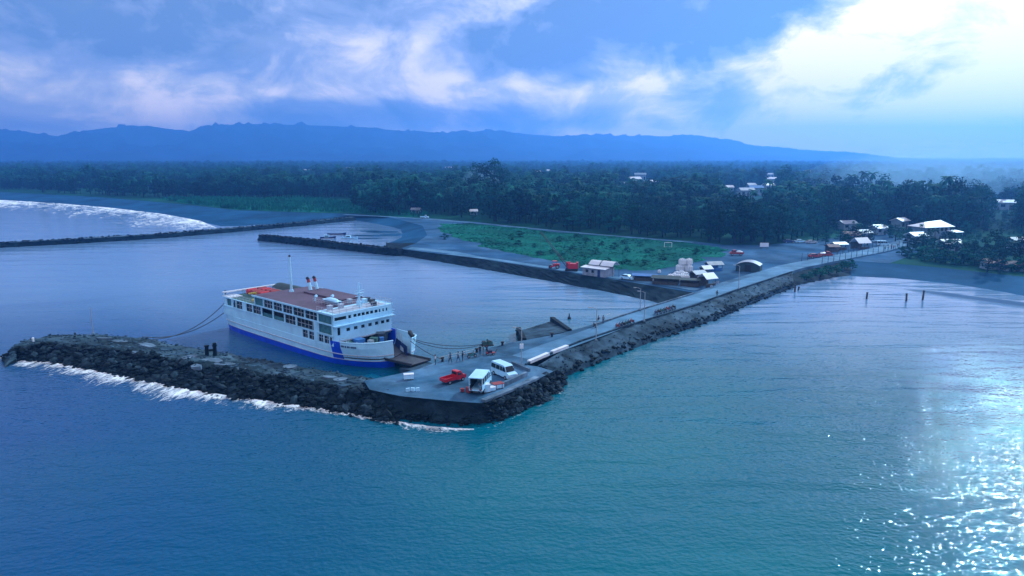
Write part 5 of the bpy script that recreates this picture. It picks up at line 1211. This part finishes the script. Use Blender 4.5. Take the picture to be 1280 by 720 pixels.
EDGE = [(-500, 230), (0, 238.5), (100, 243), (200, 247), (300, 247.5), (400, 249), (440, 260), (470, 267), (520, 270), (560, 271), (640, 280), (720, 289), (870, 301), (900, 305), (960, 307), (1000, 301), (1060, 299), (1100, 291), (1128, 287), (1150, 308), (1190, 324), (1280, 332), (1700, 372)]
HOUSES = [  # pixel of the base, length, depth, wall height, roof, rotation
    (150, 204.6, 120, 30, 9, 'whiteroof', -3), (205, 205.2, 46, 22, 8, 'whiteroof', 2), (58, 206, 40, 20, 8, 'whiteroof', 0), (110, 208, 22, 12, 6, 'whiteroof', 8),
    (385, 216.5, 26, 12, 6, 'whiteroof', -6), (440, 214, 30, 16, 7, 'whiteroof', 4), (466, 215.5, 26, 14, 8, 'whiteroof', -4), (480, 217.5, 14, 9, 6, 'greyroof', 10), (565, 213, 38, 16, 7, 'greyroof', 0),
    (793, 234, 13, 10, 10, 'whiteroof', 12), (800, 229, 15, 9, 12, 'plaster', -8), (810, 236, 11, 8, 5, 'whiteroof', 5), (816, 233, 9, 8, 6, 'whiteroof', 25), (779, 236, 10, 8, 6, 'greyroof', 0), (672, 222, 10, 8, 11, 'whiteroof', 10), (684, 218.5, 9, 8, 9, 'whiteroof', 0),
    (932, 246, 13, 9, 6, 'greyroof', 8), (944, 244, 12, 9, 7, 'bluetarp', -6), (960, 240, 10, 8, 7, 'whiteroof', 14), (964, 231, 11, 8, 8, 'whiteroof', -12), (961, 225, 12, 8, 9, 'greyroof', 0), (990, 228, 16, 9, 6, 'greyroof', 5), (908, 240, 12, 8, 5, 'whiteroof', 0), (938, 238, 9, 8, 6, 'greyroof', 12), (925, 217, 24, 12, 6, 'whiteroof', 3),
    (1010, 219, 16, 9, 8, 'whiteroof', 4), (1190, 232, 12, 8, 5, 'greyroof', 8), (1255, 262, 10, 7, 5, 'greyroof', -10), (1262, 226, 16, 10, 6, 'whiteroof', 0), (1110, 226, 15, 9, 6, 'whiteroof', 6), (1160, 222, 14, 9, 6, 'whiteroof', -4), (520, 266.5, 5, 4, 2.4, 'greyroof', -5), (592, 268.5, 4, 4, 2.4, 'whiteroof', 8),
    (1097, 293, 6, 5, 3.2, 'whiteroof', 20), (1124, 287, 7, 5, 4.5, 'whiteroof', 35), (1063, 302, 6, 5, 3, 'rustroof', -8), (1078, 299, 5, 4.5, 3, 'greyroof', 10), (1144, 303, 6, 5, 3, 'whiteroof', 15), (1186, 313, 6, 5, 3, 'whiteroof', -5), (1241, 336, 6, 3.5, 2.2, 'rustroof', -8), (1262, 338, 6, 3.5, 2.2, 'rustroof', -12), (1272, 312, 7, 5, 3.5, 'greyroof', 5), (1058, 287, 7, 5, 3.2, 'greyroof', 12)]
def house(label, p, l_, dp, h_, roofm, rz, name='house', cat='house'):
    t = thing(name, label, cat, at(p[0], p[1], LZ), R(rz)); nw = max(2, min(9, int(l_ / 3.5))); hl = []
    for i in range(nw):
        x_ = -l_ / 2 + l_ * (i + .5) / nw; ww = l_ / nw * .28
        if i == nw // 2: hl.append((x_ - ww * .8, x_ + ww * .8, .0, h_ * .62))
        else: hl.append((x_ - ww, x_ + ww, h_ * .38, h_ * .75))
    wall_grid('y', -l_ / 2, l_ / 2, 0, h_, hl, -dp / 2, .2, M['plaster'], t, 'wall')
    for i, (a, c, d, e_) in enumerate(hl): MB().bx(a, c, -dp / 2 + .12, -dp / 2 + .18, d, e_).build('door' if d == 0 else 'window', M['wood'] if d == 0 else M['glass'], t)
    MB().bx(-l_ / 2, -l_ / 2 + .2, -dp / 2 + .2, dp / 2, 0, h_).bx(l_ / 2 - .2, l_ / 2, -dp / 2 + .2, dp / 2, 0, h_).bx(-l_ / 2 + .2, l_ / 2 - .2, dp / 2 - .2, dp / 2, 0, h_).build('wall', M['plaster'], t)
    g = MB(); rise = min(dp * .22, 3.5); gable(g, -l_ / 2, l_ / 2, -dp / 2, dp / 2, h_, h_ + rise, 0, .2, .6)
    g.build('roof', M[roofm], t)
    b = MB()
    for x_ in (-l_ / 2 + .1, l_ / 2 - .1): b.add([(x_, -dp / 2, h_), (x_, dp / 2, h_), (x_, 0, h_ + rise)], [(0, 1, 2)])
    b.build('gable_wall', M['plaster'], t); return t
roofn = {'whiteroof': 'white', 'greyroof': 'grey', 'rustroof': 'rusty', 'bluetarp': 'blue', 'plaster': 'pale'}
excl = []
def where(p):
    x_, y_ = p
    if y_ < 210 and x_ < 300: return 'in the far trees under the mountains'
    if x_ < 600 and y_ < 225: return 'in the far trees beyond the stone mole'
    if x_ < 620: return 'under the trees by the bend of the coast road'
    if x_ < 700: return 'above the canopy near the tallest tree clump'
    if x_ < 830: return 'in the hillside cluster beyond the dark trees'
    if x_ < 1000: return 'in the settlement beyond the trees behind the yard'
    if y_ < 270: return 'in hazy trees beyond the village'
    if x_ > 1180: return 'under the trees above the village beach'
    return 'in the village at the end of the fenced road'
sizes = {}
for i, (x_, y_, l_, dp, h_, rm_, rz) in enumerate(HOUSES):
    big = 'very long low' if l_ > 100 else 'long low' if l_ > 30 else 'wide' if l_ > 14 else 'tall narrow' if h_ > 8 else 'small'
    lab = '%s house with a %s roof %s' % (big, roofn[rm_], where((x_, y_)))
    o = house(lab, (x_, y_), l_, dp, h_, rm_, rz); o['group'] = 'houses ' + where((x_, y_)); q = at(x_, y_, LZ); excl.append((q.x, q.y, max(l_, dp) * .62 + 2, max(14, min(70, 26 * (q.y / 400))) if y_ < 275 else 5))
# big white-roofed hall in the village
t = thing('village_hall', 'big village hall with sweeping white hipped roof among the trees', 'building', at(1162, 297, LZ), R(12)); t.scale = (1, 1, .74); q = at(1162, 297, LZ); excl.append((q.x, q.y, 10, 5))
MB().bx(-6, 6, -4, 4, 0, 7.0).build('wall', M['plaster'], t)
for i in range(5): MB().bx(-5.2 + 2.2 * i, -4 + 2.2 * i, -4.06, -3.98, 4.4, 6.2).build('window', M['glass'], t)
MB().add([(-7.5, -5.2, 6.6), (7.5, -5.2, 6.9), (7.5, 5.2, 6.9), (-7.5, 5.2, 6.6), (-3.5, 0, 9.2), (4.6, 0, 10.2)], [(0, 1, 5, 4), (1, 2, 5), (2, 3, 4, 5), (3, 0, 4), (3, 2, 1, 0)]).build('roof', M['whiteroof'], t)
MB().add([(3.5, -8.5, 4.0), (9.5, -8, 4.0), (8.5, -4.8, 4.75), (3.5, -4.8, 4.75), (3.5, -8.5, 4.15), (9.5, -8, 4.15), (8.5, -4.8, 4.9), (3.5, -4.8, 4.9)], [(3, 2, 1, 0), (4, 5, 6, 7), (0, 1, 5, 4), (1, 2, 6, 5), (2, 3, 7, 6), (3, 0, 4, 7)]).build('porch_roof', M['whiteroof'], t)
for x_, y_ in ((3.8, -8.1), (8.9, -7.7)): MB().cyl((x_, y_, 0), (x_, y_, 4.1), .15, .15, 8).build('porch_post', M['plaster'], t)

def low_scrub(X, Y):
    """young growth on the cleared ground in front of each house"""
    k = 1.0
    for cx, cy, r, front in excl:
        if 0 < cy - Y < max(230, .2 * cy) and cy > 330 and abs(X - cx * Y / cy) < r + 1: k = min(k, .26 if cy < 2500 else .2)
    return k
def blocked(X, Y):
    for cx, cy, r, front in excl:
        if abs(X - cx) < r and -front < Y - cy < r: return True
    return False
pts_near, pts_far = [], []
rnd = random.Random(5)
def scatter(d0, d1, step, out, jit=.5, p=1.0):
    Y = d0
    while Y < d1:
        X = -Y * .98 - 60
        while X < Y * .98 + 60:
            x_, y_ = X + rnd.uniform(-jit, jit) * step, Y + rnd.uniform(-jit, jit) * step; X += step
            u, v, s = px(x_, y_, LZ)
            if v > interp(EDGE, u) or blocked(x_, y_): continue
            if 1040 < u < 1135 and v > 284 and rnd.random() < .55: continue
            if 300 < u < 520 and 247 < v < 275 and not (u > 440 and v < interp(EDGE, u)): continue
            if y_ > 520 and nz(x_, y_, .0045, 11) + .5 * nz(x_, y_, .013, 4) > .34: continue      # clearings
            out.append((x_, y_, u, v, s))
        Y += step
scatter(215, 900, 7.6, pts_near); m0 = len(pts_near)
scatter(900, 2300, 15, pts_near); scatter(2300, 4300, 30, pts_far)
def hfac(x_, y_): return .84 + .42 * nz(x_, y_, .010, 2) + .30 * nz(x_, y_, .035, 6)
pts_near.sort(key=lambda q: -q[4] * (1 if -40 < q[2] < 1320 else .3))
kinds = [('tall dense broadleaf tree', 0), ('spreading broadleaf tree', 1)]
single = 0
rest = []
for (x_, y_, u, v, s) in pts_near:
    front = interp(EDGE, u) - v
    if single < 270 and -40 < u < 1320 and s > 1.9:
        pal = rnd.random() < (.30 if nz(x_, y_, .03, 9) > 0 else .10); k = rnd.choice([5, 6, 7]) if pal else rnd.randint(0, 4); nm, tm, cm, hg = TREES[k]
        zone = 'above the village beach' if u > 1150 else 'behind the village at the road end' if u > 1000 else 'along the back of the yard' if u > 880 else 'behind the coast road and grass field'
        lab = {0: 'round-crowned', 1: 'tall full-crowned', 2: 'low bushy', 3: 'tallest spreading', 4: 'broad-crowned'}.get(k, '')
        lab = ('coconut palm with drooping fronds standing ' if pal else lab + ' dark broadleaf tree standing ') + zone
        o = thing(nm, lab, 'palm' if pal else 'tree', (x_, y_, LZ - .05), rnd.uniform(0, 6.3), 'trees ' + zone); f_ = hfac(x_, y_) * rnd.uniform(.85, 1.12) * (1.0 if pal else .96) * low_scrub(x_, y_); o.scale = (f_, f_, f_)
        if v > 292 and u > 1010: o.scale = ((f_ * .40 if 1125 < u < 1215 else f_ * .55),) * 3
        link('trunk', tm, o); link('crown', cm, o); single += 1
    else: rest.append((x_, y_))
def gn_forest(name, label, pts, col, smin, smax, z):
    me = bpy.data.meshes.new(name); me.from_pydata([(a, c, z) for a, c in pts], [], [])
    at_ = me.attributes.new('size', 'FLOAT', 'POINT'); at_.data.foreach_set('value', [hfac(a, c) * rnd.uniform(smin, smax) * low_scrub(a, c) for a, c in pts])
    o = bpy.data.objects.new(name, me); C.objects.link(o); tag(o, label, 'forest', kind='stuff')
    g = bpy.data.node_groups.new(name, 'GeometryNodeTree'); g.interface.new_socket('Geometry', in_out='INPUT', socket_type='NodeSocketGeometry'); g.interface.new_socket('Geometry', in_out='OUTPUT', socket_type='NodeSocketGeometry')
    N = g.nodes; gi = N.new('NodeGroupInput'); go = N.new('NodeGroupOutput'); ip = N.new('GeometryNodeInstanceOnPoints'); ci = N.new('GeometryNodeCollectionInfo'); ci.inputs['Collection'].default_value = col; ci.inputs['Separate Children'].default_value = True; ci.inputs['Reset Children'].default_value = True
    rv = N.new('FunctionNodeRandomValue'); rv.data_type = 'FLOAT_VECTOR'; rv.inputs[1].default_value = (.06, .06, 6.28); rv.inputs[0].default_value = (-.06, -.06, 0)
    na = N.new('GeometryNodeInputNamedAttribute'); na.data_type = 'FLOAT'; na.inputs['Name'].default_value = 'size'
    L = g.links; L.new(gi.outputs[0], ip.inputs['Points']); L.new(ci.outputs[0], ip.inputs['Instance']); ip.inputs['Pick Instance'].default_value = True
    L.new(rv.outputs[0], ip.inputs['Rotation']); L.new(na.outputs['Attribute'], ip.inputs['Scale']); L.new(ip.outputs[0], go.inputs[0])
    md = o.modifiers.new('forest', 'NODES'); md.node_group = g; return o
gn_forest('forest', 'dense dark forest of broadleaf trees and palms behind the harbour', rest, near_col, .82, 1.15, LZ - .05)
gn_forest('far_forest', 'hazy blue wooded plain stretching to the mountains', [(q[0], q[1]) for q in pts_far], far_col, .95, 1.45, LZ)
# the tall clump over the canopy
for i, (x_, y_, s) in enumerate([(596, 252, 1.35), (606, 253, 1.45), (618, 253, 1.5), (628, 255, 1.3), (588, 255, 1.15)]):
    nm, tm, cm, hg = TREES[[3, 1, 3, 1, 0][i]]; p = at(x_, y_, LZ)
    o = thing('broadleaf_tree', 'towering broadleaf tree of the clump that rises over the canopy', 'tree', p, i * 1.3, 'tall clump over the canopy'); o.scale = (s, s, s * 1.08); link('trunk', tm, o); link('crown', cm, o)
# shrubs in the field
sh = [(648, 306), (700, 302), (733, 301), (752, 307), (768, 311), (784, 315), (668, 309), (640, 300), (812, 316), (715, 312), (556, 299), (780, 305), (800, 308), (690, 317), (702, 320), (744, 317), (650, 296), (722, 297), (828, 325), (870, 318), (782, 330), (760, 327), (806, 331), (675, 319)]
for i, (x_, y_) in enumerate(sh):
    st_, fo_ = SHRUBS[i % 3]; o = thing('shrub', 'low dark shrub growing in the grass field', 'shrub', at(x_, y_, YZ - .05), i * 1.1, 'shrubs in the grass field'); s = rnd.uniform(.6, 1.2); o.scale = (s * rnd.uniform(1, 1.7), s * 1.3, s * .75); link('stem', st_, o); link('foliage', fo_, o)
# grass tufts
def tufts(name, label, poly, num, h0, h1, z):
    from mathutils.geometry import intersect_point_line
    xs = [q[0] for q in poly]; ys = [q[1] for q in poly]; b = MB(); k = 0
    def inside(x_, y_):
        c = False; j = len(poly) - 1
        for i in range(len(poly)):
            if (poly[i][1] > y_) != (poly[j][1] > y_) and x_ < (poly[j][0] - poly[i][0]) * (y_ - poly[i][1]) / (poly[j][1] - poly[i][1]) + poly[i][0]: c = not c
            j = i
        return c
    while k < num:
        x_, y_ = rnd.uniform(min(xs), max(xs)), rnd.uniform(min(ys), max(ys))
        if not inside(x_, y_) or nz(x_, y_, .06, 3) < rnd.uniform(-.7, .5): k += .2; continue
        k += 1; h_ = rnd.uniform(h0, h1) * (1 + .8 * nz(x_, y_, .05, 5)); wd_ = .7 if h1 < .6 else 0
        for q in range(3):
            a = rnd.uniform(0, 6.3); l_ = rnd.uniform(.3, .8); dx, dy = math.cos(a) * l_, math.sin(a) * l_; o = len(b.v)
            b.v += [(x_ - dx * .5, y_ - dy * .5, z), (x_ + dx * .5, y_ + dy * .5, z), (x_ + dx * .8 + rnd.uniform(-.2, .2) - dy * wd_, y_ + dy * .8 + dx * wd_, z + h_), (x_ - dx * .8 - dy * wd_, y_ - dy * .8 + dx * wd_ + rnd.uniform(-.2, .2), z + h_ * rnd.uniform(.6, 1))]; b.f.append((o, o + 1, o + 2, o + 3)); b.m.append(0)
    return tag(b.build(name, M['blade'], fix=False), label, 'grass', kind='stuff')
tufts('field_grass', 'rough green grass and weeds of the field behind the quay', [(q.x, q.y) for q in fp], 5200, .08, .26, YZ - .03)
tufts('coastal_weeds', 'bright green scrub between the grey beach and the palms', [(at(a, c, LZ).x, at(a, c, LZ).y) for a, c in strip], 6000, .6, 2.6, LZ)

# ------------------------------------------------------------------ haze
hz = MB().bx(-8200, 8200, -600, 6900, -2.0, 340)
ho = hz.build('haze', []); ho['kind'] = 'stuff'
hm = bpy.data.materials.new('haze_air'); hm.use_nodes = True; hm.node_tree.nodes.clear()
no_ = hm.node_tree.nodes.new('ShaderNodeOutputMaterial'); pv = hm.node_tree.nodes.new('ShaderNodeVolumePrincipled'); hm.node_tree.links.new(pv.outputs[0], no_.inputs['Volume'])
pv.inputs['Color'].default_value = (0.13, 0.42, 1.0, 1); pv.inputs['Density'].default_value = 0.00029; pv.inputs['Anisotropy'].default_value = 0.62
ho.data.materials.append(hm)
# drifting smoke: thin closed puffs
def smoke(label, p, r, dens):
    bm = bmesh.new(); bmesh.ops.create_icosphere(bm, subdivisions=4, radius=1)
    for v in bm.verts: k = 1 + .25 * mnoise.noise(v.co * 1.6 + Vector((p[0], 0, 0))); v.co = Vector((v.co.x * r[0], v.co.y * r[1], v.co.z * r[2])) * k
    me = bpy.data.meshes.new('smoke'); bm.to_mesh(me); bm.free(); me.polygons.foreach_set('use_smooth', [True] * len(me.polygons))
    m = bpy.data.materials.new('smoke_air'); m.use_nodes = True; m.node_tree.nodes.clear(); n_ = m.node_tree.nodes.new('ShaderNodeOutputMaterial'); v_ = m.node_tree.nodes.new('ShaderNodeVolumePrincipled'); m.node_tree.links.new(v_.outputs[0], n_.inputs['Volume'])
    v_.inputs['Color'].default_value = (0.45, 0.75, 1.0, 1); v_.inputs['Density'].default_value = dens; v_.inputs['Anisotropy'].default_value = .3; me.materials.append(m)
    o = link('smoke', me); o.location = p; tag(o, label, 'smoke', kind='stuff')
q = at(603, 250, LZ); smoke('pale blue smoke rising beside the tall tree clump', (q.x, q.y - 12, 16), (16, 14, 15), .012)
for k_, (x_, y_, r_, d_) in enumerate([(1130, 246, (90, 80, 30), .0014), (1215, 250, (120, 90, 34), .0016), (1290, 244, (150, 110, 36), .0014), (1190, 232, (170, 140, 34), .0009)]):
    q = at(x_, y_, LZ); smoke('pale blue smoke drifting over the trees beyond the village', (q.x, q.y, 14), r_, d_)
# shrubs and young palms along the landward edge of the village beach
for i, x_ in enumerate(range(1128, 1300, 6)):
    y_ = interp([(1128, 322), (1180, 330), (1280, 341), (1320, 346)], x_) + rnd.uniform(-3.5, .5); st_, fo_ = SHRUBS[i % 3]
    o = thing('shrub', 'dark shrub in the row above the village beach', 'shrub', at(x_ + rnd.uniform(-2, 2), y_, LZ - .03), i * 1.7, 'shrubs above the village beach'); q_ = rnd.uniform(.9, 1.7); o.scale = (q_ * 1.4, q_ * 1.2, q_); link('stem', st_, o); link('foliage', fo_, o)

# small trees between the village houses and shrubs on the bank below the road
for i, (x_, y_) in enumerate([(1050, 303), (1057, 309), (1067, 305), (1084, 307), (1092, 301), (1112, 297), (1119, 303), (1128, 300), (1134, 309), (1141, 313), (1150, 312), (1157, 317), (1167, 315), (1175, 319), (1184, 319), (1194, 323), (1205, 322), (1216, 325), (1228, 329), (1250, 331), (1268, 333), (1032, 305), (1022, 301), (1072, 298), (1104, 293), (1136, 298), (1250, 341.5), (1234, 340)]):
    nm, tm, cm, hg = TREES[[0, 2, 4, 1, 5, 2, 3, 7][i % 8]]; f_ = rnd.uniform(.30, .46) * (1.15 if i % 8 in (4, 7) else 1)
    o = thing(nm, ('young coconut palm' if i % 8 in (4, 7) else 'low round garden tree') + ' between the village houses', 'palm' if i % 8 in (4, 7) else 'tree', at(x_, y_, LZ - .05), i * 2.1, 'small trees between the village houses'); o.scale = (f_ * 1.15, f_ * 1.15, f_); link('trunk', tm, o); link('crown', cm, o)
for i in range(20):
    t_ = i / 19; st_, fo_ = SHRUBS[i % 3]; p = at(lerp(1002, 1066, t_), lerp(346, 331, t_) + rnd.uniform(-1, 6), 1.4)
    o = thing('shrub', 'dark shrub on the bank below the fenced village road', 'shrub', p, i, 'shrubs on the bank below the village road'); q_ = rnd.uniform(.5, 1.0); o.scale = (q_ * 1.3, q_ * 1.1, q_ * .8); link('stem', st_, o); link('foliage', fo_, o)
